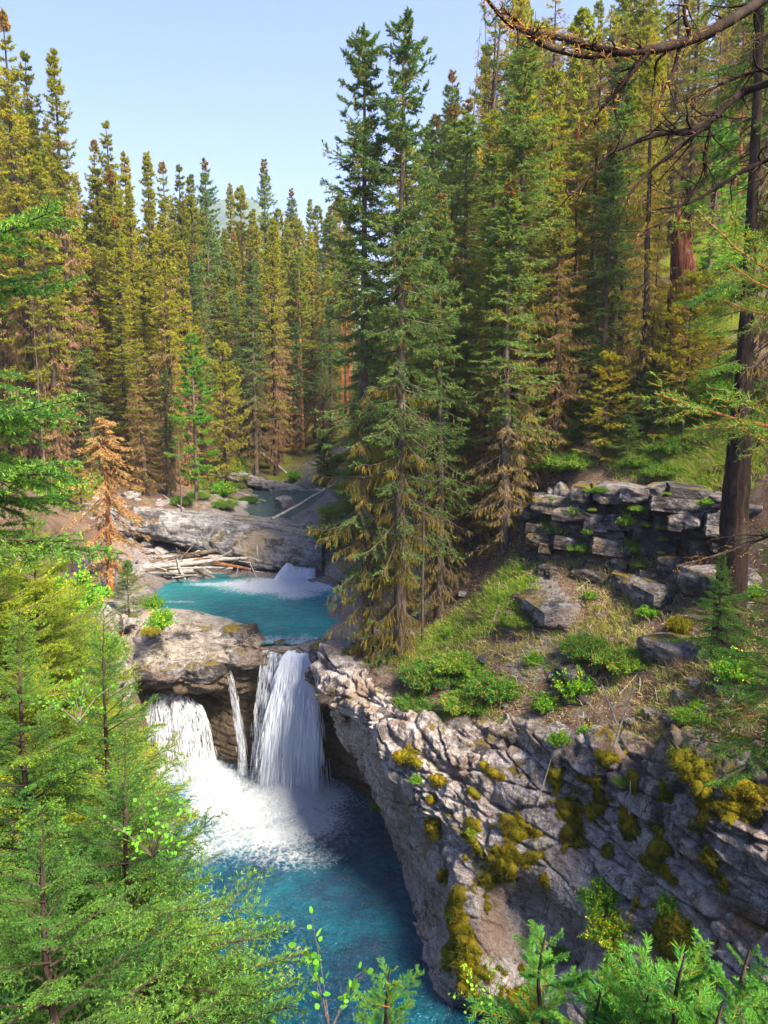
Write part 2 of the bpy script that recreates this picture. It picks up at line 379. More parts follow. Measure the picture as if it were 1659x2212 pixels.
# ------------------------------------------------------------------ terrain control points
CP = []
for q in [(700,1385,23.8),(790,1470,21.5),(870,1535,19.5),(1000,1565,18.4),(1150,1580,17.2),(1320,1610,15.7),(1500,1630,14.2),(1720,1680,12.4),
          (880,1420,21.5),(1000,1400,20.5),(1150,1420,19),(1300,1430,17.8),(1450,1450,16.5),(1600,1450,15.2),
          (1110,1290,20.8),(1000,1300,23),(1200,1260,20.8),(1350,1255,19.9),(1500,1260,18.7),(1620,1240,17.4),
          (1150,1100,22.6),(1300,1055,21.6),(1450,1060,20.6),(1560,1090,19.4),(1640,1080,18.6),
          (1200,960,25),(1350,930,23.5),(1500,960,22),(1620,900,21),(1250,880,28),(1460,795,25),(1600,760,25),
          (1500,680,32),(1620,640,32),(1400,650,38),(1250,650,45),(1000,760,55),(1600,400,55),(1300,450,75),
          (950,1230,26),(970,990,28.8),(870,1300,27),(770,1235,31),(720,1130,36),(760,1010,42),(725,1010,55),(800,920,60),(850,760,80),
          (300,1085,40),(400,1088,41.5),(480,1082,43.5),(440,1062,48),(350,1045,50),(150,1030,46),(0,985,50),
          (550,965,75),(400,920,80),(200,870,70),(0,820,70),(600,900,110),(300,800,120),(0,650,110),(650,870,140),(800,700,160),(450,840,130),(660,860,200),(500,840,200),(820,760,200)]:
    CP.append(at(*q))
for x, y, z, dz in [(400,1290,4.7,-.8),(500,1300,4.7,-.9),(600,1300,4.7,-.9),(690,1300,4.7,-.6),(550,1345,4.7,-.6),(650,1355,4.7,-.5),(450,1262,4.7,-.4),(560,1258,4.7,-.5),
                    (690,1272,4.7,-.6),(705,1245,4.7,-.5),(660,1240,4.9,-.5),(690,1225,5.2,-.4),(640,1215,5.4,-.4),(670,1200,5.8,-.4),(720,1285,4.7,-.2),(322,1290,4.7,.15),(338,1345,4.7,.15),(365,1243,4.7,.2),(450,1236,4.8,.1),(250,1300,5.2,0),(200,1265,5.6,0),(100,1260,6,0),(150,1165,7,0),(50,1120,8,0),
                    (250,1400,5.4,0),(100,1400,6.6,0),(300,1215,5.3,0),(420,1215,5.2,0),(755,1310,4.9,.5),(760,1380,5.0,.3),
                    (600,1150,5.8,-.5),(650,1150,5.8,-.6),(600,1105,6.0,-.8),(560,1100,6.0,-.5),(650,1090,6.0,-.9),(680,1065,6.2,-.8),(700,1050,6.4,-.6),(545,1085,6.2,-.1),(520,1065,6.4,.2)]:
    p = onz(x, y, z); p[2] += dz; CP.append(p)
for q in [(-9,18,6),(-9,14,7),(-8.5,10,8.2),(-12,20,8),(-14,12,10.5),(-20,15,13),(-20,25,11),(-25,35,12),(-40,40,20),(-30,60,16),(-3.5,5,8.0),(-5,7.5,7.8),(0,4.6,7.9),(3,4.4,7.8),(7,4.3,8.0),
          (0,0,11.3),(-4,0,11.3),(4,0,11.3),(0,-6,11.5),(0,3,9.4),(3,3.2,9.2),(6,3,9.4),(10,3,10.5),(10,9,8),(12,12,9.5),(15,9,11.5),(20,12,15),(25,20,19),(30,30,23),(45,12,28),(60,60,48),(80,120,75),(-80,100,42),(-60,20,26),(60,220,62),(-90,200,60)]:
    CP.append(np.array(q, float))
CP = np.array(CP)
def _tps(r2): return np.where(r2 > 0, r2 * np.log(np.maximum(r2, 1e-9)), 0) * .5
n_ = len(CP); K_ = _tps(((CP[:, None, :2] - CP[None, :, :2]) ** 2).sum(-1)) + np.eye(n_) * 1.2
Pm = np.hstack([np.ones((n_, 1)), CP[:, :2]]); A_ = np.zeros((n_ + 3, n_ + 3)); A_[:n_, :n_] = K_; A_[:n_, n_:] = Pm; A_[n_:, :n_] = Pm.T
W_ = np.linalg.solve(A_, np.concatenate([CP[:, 2], [0, 0, 0]]))
def G(xy):
    xy = np.atleast_2d(xy); out = np.zeros(len(xy))
    for s in range(0, len(xy), 40000):
        q = xy[s:s + 40000, :2]; r2 = ((q[:, None, :] - CP[None, :, :2]) ** 2).sum(-1)
        out[s:s + 40000] = _tps(r2) @ W_[:n_] + W_[n_] + q @ W_[n_ + 1:]
    return out
def g1(x, y): return float(G(np.array([[x, y]]))[0])
def ground_hit(x, y, y0=12., y1=150.):          # where the photo's ray meets the ground
    ys = np.linspace(y0, y1, 900); d = ray(x, y); P = np.array([0, 0, CAM_H]) + d[None] * (ys / d[1])[:, None]
    b = P[:, 2] < G(P[:, :2]); 
    i = int(np.argmax(b)) if b.any() else len(ys) - 1
    return P[i]

# ------------------------------------------------------------------ right cliff
rows = [
 [(740,1370,24.6),(850,1450,22),(930,1500,20.2),(1040,1530,19.4),(1170,1540,18.2),(1330,1565,16.8),(1510,1585,15.2),(1730,1620,13.4)],
 [(690,1392,23.4),(785,1480,21),(868,1545,19),(1000,1575,18),(1150,1590,16.8),(1320,1620,15.3),(1500,1640,13.8),(1720,1690,12)],
 [(685,1440,23),(778,1560,20.6),(855,1640,18.5),(985,1690,17.2),(1150,1735,15.9),(1320,1770,14.6),(1500,1800,13.1),(1740,1850,11.3)],
 [(715,1530,22.7),(795,1625,20.2),(885,1730,17.9),(1000,1810,16.3),(1150,1875,15.1),(1320,1915,14),(1510,1950,12.4),(1760,2000,10.7)],
 [(745,1600,22.3),(825,1690,19.7),(940,1820,17.2),(1028,1945,15.3),(1165,2020,14.9),(1320,2060,13.5),(1520,2090,11.8),(1780,2140,10.1)],
 [(780,1640,21.8),(838,1735,19.4),(968,1890,16.5),(1038,2120,14.2),(1170,2175,13.7),(1320,2230,12.7),(1530,2260,11.2),(1800,2300,9.6)],
 [(790,1665,22.4),(836,1745,20.9),(918,1925,17.6),(985,2140,14.55),(1140,2290,14.9),(1320,2380,13),(1540,2420,11.4),(1820,2450,9.8)],
 [(815,1720,23.0),(845,1800,21.2),(880,1960,18.2),(945,2180,14.9),(1080,2400,13.2),(1300,2600,12),(1560,2700,10.8),(1850,2700,9.4)]]
C = np.array([[at(*q) for q in r] for r in rows])
C[0, :, 2] = np.minimum(C[0, :, 2], G(C[0, :, :2]) - .12)
tail = C[7].copy(); tail[:, 2] = -1.5; C[7, :, 2] = np.minimum(C[7, :, 2], -.1)
C = np.concatenate([C, tail[None]])
RIM = C[1].copy()
def stratify(S, Nn, amp, per, axis, seed, sharp=.75):
    """stair-stepped beds, cell-shaped blocks and rough relief, metres"""
    P = S.reshape(-1, 3); n = Nn.reshape(-1, 3)
    warp = np.stack([fbm(P * .35, seed + 1, 3), fbm(P * .35, seed + 2, 3), fbm(P * .35, seed + 3, 3)], 1)
    s = P @ axis / per + warp[:, 0] * 1.3 + .25 * fbm(P * 1.5, seed + 4, 3)
    k = np.floor(s); f = s - k
    hb = _h(k.astype(np.int64), k.astype(np.int64) * 0, k.astype(np.int64) * 0, seed) - .5
    hb2 = _h(k.astype(np.int64) + 1, k.astype(np.int64) * 0, k.astype(np.int64) * 0, seed) - .5
    bed = hb + (hb2 - hb) * sstep(sharp, 1., f)
    groove = -np.exp(-((f - .93) / .07) ** 2) * .5
    return bed, groove, warp, s
ROCKS = {}
def rock_sheet(name, C, nu, nv, mat, axis, amp, per, seed, flip=False, fade=None, extra=None, kind='structure', blocks=.35):
    S = patch(C, nu, nv); Nn = pnorm(S) * (-1 if flip else 1)
    P = S.reshape(-1, 3); n = Nn.reshape(-1, 3)
    bed, groove, warp, s = stratify(S, Nn, amp, per, nrm(np.array(axis, float)), seed)
    av = nrm(np.array(axis, float)); q = P + av[None] * (P @ av)[:, None] * 1.7 + warp * .7
    f1, f2, ch = worley(q * .62, seed + 9)
    g1_, g2_, ch2 = worley(q * 1.45 + 5, seed + 19); rg = sstep(-.25, .35, fbm(P * .6, seed + 40, 2)) * (.25 + .75 * sstep(1.8, 4.2, P[:, 2]) if seed == 3 else 1); ch2 = .5 + (ch2 - .5) * rg
    crack = -np.exp(-((f2 - f1) / .05) ** 2) * .55 - np.exp(-((g2_ - g1_) / .06) ** 2) * .28 * rg * (fbm(P * .8, seed + 30, 2) > -.1)
    d = amp * (bed * 1.1 + groove * .45 + (ch - .5) * blocks * 1.2 + (ch2 - .5) * blocks * .5 + crack * .5 + fbm(P * .55, seed + 5, 4) * .8 + ridged(P * 2.2, seed + 6, 4) * .2 * (.3 + rg) + fbm(P * 8, seed + 8, 3) * .08 * (.3 + rg))
    thin = P @ nrm(np.array(axis, float)) / (per * .27) + warp[:, 1] * 3 + .35 * fbm(P * 2.5, seed + 12, 2); ft = thin - np.floor(thin)
    hk = _h(np.floor(thin).astype(np.int64), (warp[:, 0] * 4).astype(np.int64), np.zeros(len(P), np.int64), seed + 2) - .5
    flute = ridged(P * np.array([1.9, 1.9, .38]) + warp * .8, seed + 14, 3)
    d = d + amp * (hk * (.5 * rg + .2) * sstep(0, .18, ft) * sstep(1, .82, ft) + flute * .22 + fbm(P * 4.5, seed + 15, 3) * .16 * (.4 + rg))
    if seed == 3: d = d * (.5 + .5 * sstep(1.2, 4.2, P[:, 2]))
    if fade is not None: d = d * fade(np.linspace(0, 1, nu)[:, None] * np.ones((1, nv)), np.ones((nu, 1)) * np.linspace(0, 1, nv)[None]).ravel()
    if extra is not None: d = d + extra(P)
    V = P + n * d[:, None]
    me = to_mesh(name, V, Q=grid_quads(nu, nv)[:, ::(-1 if not flip else 1)], mats=[mat], smooth=True)
    ROCKS[name] = V.reshape(nu, nv, 3)
    return link(name, me, kind=kind)
def cliff_extra(P):                                 # hollows scooped in the face
    e = np.zeros(len(P))
    for (x, y, Y, r, dep) in [(1150,1965,15.,.45,.34),(1240,2050,14.4,.32,.5),(1215,2100,14.3,.3,.3),(1085,1950,15.3,.4,.22),(880,1800,18.,.6,.25)]:
        c = at(x, y, Y); dd = ((P - c) ** 2).sum(1) / r ** 2; e -= dep * np.exp(-dd)
    for (x, y, Y, r, dep) in [(1180,1720,16.2,.9,.25),(1480,1640,13.9,.8,.3),(1560,1760,12.8,.9,.3),(1050,1690,17.2,.9,.2)]:
        c = at(x, y, Y); dd = ((P - c) ** 2).sum(1) / r ** 2; e += dep * np.exp(-dd)
    return e
cliff = rock_sheet('cliff', C, 450, 540, M_cliff, (.55, .25, .8), .42, .85, 3, blocks=.28,  extra=cliff_extra,
                   fade=lambda u, v: sstep(0, .14, u) * .85 + .15)

# ------------------------------------------------------------------ wall behind the falls
rows = [
 [(230,1330,27.5),(330,1325,27.8),(430,1330,27.5),(520,1345,27),(585,1370,26.2),(640,1380,26),(700,1372,25.6),(770,1360,25.5)],
 [(230,1345,26.5),(330,1338,26.9),(430,1342,26.6),(520,1362,26),(585,1388,25.4),(640,1396,25.0),(700,1388,24.8),(770,1380,24.5)],
 [(230,1380,25),(330,1372,25.2),(430,1372,25.2),(515,1392,25),(585,1402,24.8),(640,1406,24.5),(700,1402,24.2),(770,1400,23.6)],
 [(230,1475,24.1),(330,1472,24.2),(425,1478,24.4),(515,1455,24.8),(585,1440,25.1),(640,1450,24.9),(700,1470,24.2),(780,1490,23.2)],
 [(230,1486,25.5),(330,1492,27.2),(425,1500,26.8),(515,1510,25.4),(585,1520,25.5),(640,1520,25.2),(705,1540,24.6),(785,1570,23.2)],
 [(230,1580,25.3),(330,1590,26.2),(425,1600,25.8),(515,1600,25.2),(585,1600,25.3),(640,1600,25.1),(710,1630,24.4),(790,1640,22.9)],
 [(230,1660,25),(330,1665,25.6),(425,1665,25.4),(515,1668,25.1),(585,1665,25.2),(640,1670,25),(715,1690,24.2),(800,1700,22.8)]]
C2 = np.array([[at(*q) for q in r] for r in rows])
C2[0, :, 2] = 4.3
for j, zz in enumerate([5.2, 5.25, 5.25, 5.0, 4.56, 4.52, 4.95, 5.2]): C2[1, j, 2] = min(max(C2[1, j, 2], zz - .05), zz)
tail = C2[6].copy(); tail[:, 2] = -1.2; C2[6, :, 2] = np.maximum(-.0, 0) ; C2 = np.concatenate([C2, tail[None]])
rock_sheet('fall_wall', C2, 220, 260, M_wall, (.1, .1, 1.), .26, .42, 21, fade=lambda u, v: .3 + .7 * sstep(.1, .3, u))

# ------------------------------------------------------------------ left and near walls of the gorge
LP = np.array([(16,4.2),(11,4.2),(6,4.2),(2,4.3),(-1,4.8),(-3.4,6.6),(-5.2,10),(-6.2,14.5),(-7.2,18),(-8.0,21.5),(-8.9,24.6),(-9.2,27)], float)
gz = G(LP)
prof = [(1.2, -.25, 0), (0, .0, 0), (-.35, -1.4, 0), (-.7, -3.2, 0), (-.9, -5.0, 0)]
tn = nrm(np.gradient(LP, axis=0)); outn = np.stack([tn[:, 1], -tn[:, 0]], 1)     # away from the gorge
rowsL = []
mid_ = LP.mean(0)
for off, dz, _ in prof:
    z = gz + dz * gz / 5.2; rowsL.append(np.column_stack([LP + outn * off * -1, z]))
rowsL.append(np.column_stack([LP + outn * .9, np.full(len(LP), -1.0)]))
C3 = np.array(rowsL)
rock_sheet('gorge_bank', C3, 110, 300, M_wall, (0, .1, 1.), .3, .6, 41)

# ------------------------------------------------------------------ ground sheet, cut open over the gorge
poly = np.concatenate([LP + outn * 0.0, C2[1, :, :2], RIM[:, :2] + np.array([.15, .15]), [[13.5, 9.]]])
def inside(P, poly):
    r = np.zeros(len(P), bool); j = len(poly) - 1
    for i in range(len(poly)):
        xi, yi = poly[i]; xj, yj = poly[j]
        c = ((yi > P[:, 1]) != (yj > P[:, 1])) & (P[:, 0] < (xj - xi) * (P[:, 1] - yi) / (yj - yi + 1e-12) + xi)
        r ^= c; j = i
    return r
def seg_d(P, L):                                   # distance to a polyline
    d = np.full(len(P), 1e9)
    for a, b in zip(L[:-1], L[1:]):
        ab = b - a; t = np.clip(((P - a) @ ab) / (ab @ ab), 0, 1); d = np.minimum(d, np.linalg.norm(P - a - t[:, None] * ab, axis=1))
    return d
nr, na = 480, 330
rr = 6 * (260 / 6) ** np.linspace(0, 1, nr); aa = np.linspace(R(-52), R(52), na)
X = rr[:, None] * np.sin(aa)[None]; Yg = rr[:, None] * np.cos(aa)[None] - 8
XY = np.stack([X.ravel(), Yg.ravel()], 1); Z = G(XY)
P3 = np.column_stack([XY, Z]); dist = np.linalg.norm(XY, axis=1)
Z = Z + fbm(P3 * .8, 61, 4) * .28 * np.clip(dist / 20, .3, 1.5) + ridged(P3 * 2.4, 62, 3) * .06 + fbm(P3 * .12, 63, 2) * np.clip((dist - 45) / 40, 0, 2)
def disc(P, specs):
    m = np.zeros(len(P))
    for (x, y, r) in specs: m = np.maximum(m, 1 - sstep(.5, 1.0, np.linalg.norm(P - np.array([x, y]), axis=1) / r))
    return m
gs = [ground_hit(x, y) for x, y in [(900,1410),(950,1380),(1010,1350),(1060,1310),(1100,1285)]]
gspec = [(p[0], p[1], .8) for p in gs] + [(*ground_hit(x, y)[:2], r) for x, y, r in [(1200,930,1.4),(1230,900,1.2),(1500,965,1.5),(1400,950,1.1),(1600,930,1.2),(620,1040,3),(500,1075,1.6),(545,960,4),(690,1030,3)]]
grass = disc(XY, gspec); grass = np.maximum(grass, .55 * sstep(40, 60, dist) ); grass = np.maximum(grass, .25 + .3 * vnoise(P3 * .5, 77))
uppool = np.array([onz(x, y, 4.7)[:2] for x, y in [(330,1290),(345,1350),(560,1385),(750,1375),(760,1300),(690,1250),(500,1236),(370,1245)]])
riv = np.array([onz(*q)[:2] for q in [(640,1205,5.8),(620,1150,5.9),(620,1100,6.05),(690,1060,6.35),(705,1040,6.6)]])
rocky = np.clip(1.2 - seg_d(XY, riv) / 6, 0, .95); rocky = np.maximum(rocky, (seg_d(XY, uppool) < 3.0) * .7)
rocky = np.maximum(rocky, .35 * (1 - sstep(0, 3, seg_d(XY, RIM[:, :2]))))
rocky = np.maximum(rocky, disc(XY, [(*ground_hit(1180,1400)[:2], 1.3), (*ground_hit(1150,1330)[:2], 1.0)]))
hill = sstep(23, 30, XY[:, 1]) * sstep(3, 9, XY[:, 0]); grass = np.maximum(grass, hill * (.35 + .5 * (fbm(P3 * .35, 78, 2) > -.1)))
grass = grass * (1 - np.clip(rocky, 0, 1) * .7)
Q = grid_quads(nr, na); cen = XY[Q].mean(1); Q = Q[~inside(cen, poly)][:, ::-1]
link('ground', to_mesh('ground', np.column_stack([XY, Z]), Q=Q, mats=[M_ground], smooth=True, attrs={'grass': grass, 'rocky': rocky}), kind='structure')

# ------------------------------------------------------------------ water
def water(name, corners, nu, nv, zf, foamf, mat, wave, shallowf=None, seed=0, cut=None):
    c = np.array(corners, float); u = np.linspace(0, 1, nu)[:, None, None]; v = np.linspace(0, 1, nv)[None, :, None]
    S = ((1 - u) * (1 - v) * c[0] + (1 - u) * v * c[1] + u * v * c[2] + u * (1 - v) * c[3]).reshape(-1, 2)
    P = np.column_stack([S, np.zeros(len(S))]); fo = np.clip(foamf(S), 0, 1)
    z = zf(S) + (fbm(P * 1.5, seed, 3) * .5 + ridged(P * 3.2, seed + 5, 3) * .5) * wave * (1 + 3.0 * fo)
    V = np.column_stack([S, z]); Q = grid_quads(nu, nv)[:, ::-1]
    if cut is not None: Q = Q[~cut(S[Q].mean(1))]
    sh = shallowf(S) if shallowf else np.zeros(len(S))
    return link(name, to_mesh(name, V, Q=Q, mats=[mat], smooth=True, attrs={'foam': fo, 'shallow': sh}), kind='structure')
def blob(S, x, y, z, rx, ry, k=1., ang=0.):
    p = onz(x, y, z)[:2]; d = S - p; ca, sa = math.cos(ang), math.sin(ang)
    a = d[:, 0] * ca + d[:, 1] * sa; b = -d[:, 0] * sa + d[:, 1] * ca
    return k * np.exp(-((a / rx) ** 2 + (b / ry) ** 2))
def foam_low(S):
    f = np.zeros(len(S))
    for q in [(560,1800,2.6,1.3,.42),(640,1715,1.5,1.3,1.1),(560,1745,1.6,1.3,.9),(590,1800,1.5,1.0,.6),(680,1770,1.0,1.1,.6),(500,1820,.9,.8,.4),(440,1830,.8,.8,.45),(480,1700,1.0,1.0,1.0),(400,1660,1.3,.9,1.0),(450,1745,.7,.8,.6),(700,1725,.9,.9,.5),(640,1850,1.4,.7,.3),(760,1735,.9,.7,.2)]:
        f = np.maximum(f, blob(S, q[0], q[1], 0, q[2], q[3], q[4]))
    return f + .1
def z_low(S):
    return 0.0 + .35 * blob(S, 620, 1715, 0, 1.0, .8) + .3 * blob(S, 420, 1665, 0, 1.0, .6)
water('lower_pool', [(-10, 5.2), (13, 5.2), (13, 26.5), (-10, 26.5)], 310, 290, z_low, foam_low, M_wlow, .05, seed=101)
def foam_up(S):
    f = np.zeros(len(S))
    for q in [(612,1264,2.2,1.3,1.25),(540,1262,1.8,.6,.75),(470,1262,1.5,.4,.5),(640,1282,1.2,1.0,.6),(440,1338,.7,.25,.55),(600,1375,1.2,.4,.35),(655,1385,.6,.9,.5),(385,1300,1.0,.25,.35)]:
        f = np.maximum(f, blob(S, q[0], q[1], 4.7, q[2], q[3], q[4]))
    return f + .05
def z_up(S):
    return 4.7 + .05 * blob(S, 620, 1258, 4.7, .9, .7) - .12 * sstep(26.2, 24.9, S[:, 1])
lipL, lipR = at(565,1400,24.9)[0], at(678,1400,24.5)[0]
front = C2[1]
def cut_up(S):
    fy = np.interp(S[:, 0], front[:, 0], front[:, 1]); inlip = (S[:, 0] > lipL) & (S[:, 0] < lipR)
    return S[:, 1] < np.where(inlip, 24.75, fy - .2)
water('upper_pool', [(-10.5, 24.4), (0.5, 24.4), (0.5, 35.5), (-10.5, 35.5)], 220, 220, z_up, foam_up, M_wup, .022, lambda S: .45 * blob(S, 560, 1265, 4.7, 3.5, 3), 121, cut_up)
def foam_riv(S): return .3 * np.exp(-((S[:, 1] - 36.5) / 2.2) ** 2) + .35 * np.exp(-((S[:, 1] - 33.9) / .8) ** 2)
water('upper_river', [(-13, 33.6), (-1, 33.6), (4, 80), (-14, 80)], 300, 110, lambda S: 5.8 + .02 * (S[:, 1] - 34), foam_riv, M_wriv, .02, None, 131,
      lambda S: (S[:, 1] < 37) | ((S[:, 1] < 40) & (seg_d(S, riv) > 1.7)))

# ------------------------------------------------------------------ tilted bedrock slab, far ledge, banks of the cascade
rows = [
 [(150,1030,47),(290,1060,46),(400,1080,44.5),(500,1100,43),(580,1105,43),(640,1112,42),(690,1130,41)],
 [(150,1080,39),(290,1098,38.5),(390,1110,38),(500,1126,37.6),(580,1142,37),(640,1160,36.4),(692,1178,35.6)],
 [(150,1092,36.2),(290,1108,36),(390,1120,36),(490,1140,35.5),(570,1160,35),(640,1178,34.4),(694,1192,33.8)],
 [(150,1150,35.4),(290,1158,35.4),(390,1178,35.2),(490,1205,34.5),(560,1225,33.9),(630,1212,33.7),(696,1205,33.4)],
 [(150,1160,36.8),(290,1170,37.4),(390,1192,37.9),(490,1222,36.8),(560,1240,35.2),(630,1225,33.9),(698,1222,33.6)],
 [(150,1190,36.6),(290,1210,36.8),(390,1225,36.2),(490,1240,35.4),(560,1252,34.4),(630,1262,33.9),(700,1262,33.7)]]
C4 = np.array([[at(*q) for q in r] for r in rows]); C4[0, :, 2] -= .3
tl = C4[5].copy(); tl[:, 2] = 4.1; C4 = np.concatenate([C4, tl[None]])
rock_sheet('bedrock_slab', C4, 150, 300, M_slab, (.24, .05, 1.), .22, .36, 51, fade=lambda u, v: .35 + .65 * sstep(.1, .25, u))
def small_sheet(name, rows, nu, nv, mat, axis, amp, per, seed, drop):
    c = np.array([[at(*q) for q in r] for r in rows]); t = c[-1].copy(); t[:, 2] -= drop
    return rock_sheet(name, np.concatenate([c, t[None]]), nu, nv, mat, axis, amp, per, seed)
small_sheet('far_ledge', [
 [(470,1015,63),(520,1018,62),(580,1035,60),(650,1048,59),(720,1050,58)],
 [(470,1024,56),(520,1028,55),(580,1042,54),(650,1052,54),(720,1056,54)],
 [(470,1034,55.2),(520,1044,54),(580,1058,53),(650,1064,53),(725,1066,53)],
 [(470,1040,56.5),(520,1052,55.5),(580,1064,54),(650,1068,53.5),(725,1070,53.5)]], 80, 150, M_slab, (.2, .1, 1.), .22, .4, 55, 1.2)
small_sheet('cascade_bank', [
 [(694,1190,36.5),(716,1185,36),(745,1180,35.5),(800,1180,34)],
 [(696,1208,34.4),(718,1212,33.5),(752,1225,32.5),(800,1240,31.5)],
 [(698,1235,33.2),(720,1245,32.4),(755,1262,31.2),(800,1290,29.8)],
 [(700,1268,32.7),(722,1282,31.4),(758,1300,30),(800,1330,28.6)]], 60, 80, M_wall, (.1, 0, 1.), .25, .4, 58, 1.5)
small_sheet('shaded_bluff', [
 [(880,935,31),(950,925,30),(1020,960,29),(1110,1010,27)],
 [(870,960,29.8),(950,950,28.8),(1020,985,28),(1115,1040,25.8)],
 [(860,1100,28.9),(950,1090,28),(1030,1100,27),(1120,1120,25)],
 [(850,1200,28.3),(950,1190,27.3),(1030,1200,26),(1125,1200,24.2)],
 [(840,1250,28.8),(950,1240,27.5),(1030,1245,26),(1130,1240,24)]], 140, 130, M_cliff, (.2, .1, 1.), .35, .5, 59, 1.0)

# ------------------------------------------------------------------ rocks: blocks and boulders
def rock_mesh(name, seed, blocky, mat, res=14, cuts=9, lo=.72, hi=1.02, rough=1.):
    a = np.linspace(-1, 1, res); V = []; Qs = []; n0 = 0
    for ax in range(3):
        for sgn in (-1, 1):
            u, v = np.meshgrid(a, a, indexing='ij'); w = np.full_like(u, sgn)
            p = [None] * 3; p[ax] = w; p[(ax + 1) % 3] = u; p[(ax + 2) % 3] = v
            V.append(np.stack(p, -1).reshape(-1, 3)); q = grid_quads(res, res) + n0
            Qs.append(q if sgn > 0 else q[:, ::-1]); n0 += res * res
    V = np.concatenate(V); sph = nrm(V)
    P = V * blocky + sph * (1 - blocky) * 1.25
    r = np.random.default_rng(seed)
    for _ in range(cuts):                           # planar breaks
        d = nrm(r.normal(size=3)); off = r.uniform(lo, hi); e = P @ d - off * (1.0 if blocky < .5 else 1.15); P = P - np.maximum(e, 0)[:, None] * d
    nn = nrm(P); P = P + rough * nn * (fbm(P * 1.2 + seed * 3.1, seed, 3) * .16 + ridged(P * 2.5 + seed, seed + 3, 3) * .07)[:, None]
    return to_mesh(name, P, Q=np.concatenate(Qs), mats=[mat], smooth=True)
BLK = [rock_mesh('block_mesh', 200 + i, .97, M_block, 13, 6, 1.0, 1.3, .55) for i in range(6)]
BLM = [rock_mesh('mid_block_mesh', 260 + i, .62, M_block, 15, 10, .75, 1.05, .9) for i in range(5)]
BLD = [rock_mesh('boulder_mesh', 220 + i, .25, M_boulder, 16) for i in range(4)]
BLW = [rock_mesh('wall_block_mesh', 240 + i, .6, M_boulder, 12) for i in range(3)]
def RM(loc, s, rz=0, rx=0, ry=0):
    return Matrix.Translation(Vector(loc)) @ Matrix.Rotation(rz, 4, 'Z') @ Matrix.Rotation(rx, 4, 'X') @ Matrix.Rotation(ry, 4, 'Y') @ Matrix.Diagonal((*s, 1))
# ledge outcrop of stacked blocks
ro = thing('rock_outcrop', 'dark layered rock outcrop of stacked blocks on the right slope below the golden grass', 'rock outcrop', at(1350, 1240, 19.8))
O0 = Vector(at(1350, 1240, 19.8))
def outcrop(x0, x1, ytf, ybf, Yf, bands, seed, parent, base):
    r = np.random.default_rng(seed)
    for b in range(bands):
        x = x0 + r.uniform(-20, 20)
        while x < x1:
            w = r.uniform(26, 120) * (1.3 if b % 2 else .75); yt, yb = ytf(x + w / 2), ybf(x + w / 2); hgt = (yb - yt) / bands
            y = yt + hgt * (b + .5) + r.uniform(-4, 4); Y = Yf(x + w / 2) + r.uniform(-.25, .22) + (b % 2) * .12 - b * .04
            c = Vector(at(x + w / 2, y, Y + .45)); sx = w / 1661 * Y / 2 * 1.06; sz = hgt / 1661 * Y / 2 * r.uniform(1.0, 1.22)
            M = RM(c - base, (sx, r.uniform(.55, .8), sz), R(-22) + r.uniform(-.25, .25), r.uniform(-.08, .08), R(4) + r.uniform(-.08, .08))
            if r.uniform() < .95: link('rock_block', BLK[r.integers(6)], parent, M=M)
            x += w * r.uniform(.85, 1.25)
yt_ = lambda x: np.interp(x, [1150, 1230, 1350, 1450, 1560], [1095, 1045, 1055, 1043, 1068])
yb_ = lambda x: np.interp(x, [1150, 1230, 1350, 1450, 1560], [1240, 1235, 1255, 1262, 1215])
outcrop(1150, 1555, yt_, yb_, lambda x: np.interp(x, [1150, 1560], [21.8, 18.6]), 7, 5, ro, O0)
base2 = Vector(at(1180, 1700, 16))
r5 = np.random.default_rng(15)
small_sheet('outcrop_bedrock', [
 [(1120,1090,23.6),(1230,1060,23),(1350,1060,22.2),(1450,1055,21.4),(1580,1080,20.2)],
 [(1125,1105,22.5),(1230,1066,22),(1350,1072,21.3),(1450,1060,20.5),(1585,1088,19.2)],
 [(1120,1170,22.4),(1230,1150,22),(1350,1150,21.3),(1450,1150,20.4),(1590,1150,19.1)],
 [(1115,1235,22.3),(1230,1232,21.8),(1350,1245,21),(1450,1255,20.2),(1595,1215,18.9)]], 90, 170, M_block, (.1, 0, 1.), .34, .33, 57, .6)
# blocks crusting the rim of the near cliff
cb = link('rim_crust', None, loc=base2, kind='structure')
for i in range(40):
    t = r5.uniform(.8, 7.0); p = crom(RIM, np.array([t]))[0]; s = r5.uniform(.14, .42)
    p = p + np.array([r5.uniform(-.1, .5), r5.uniform(-.1, .5), r5.uniform(-.7, -.1)])
    link('rock_block', BLM[r5.integers(5)], cb, M=RM(Vector(p) - base2, (s * r5.uniform(1, 1.7), s, s * r5.uniform(.5, .9)), r5.uniform(0, 6), r5.uniform(-.3, .3), r5.uniform(-.3, .3)))
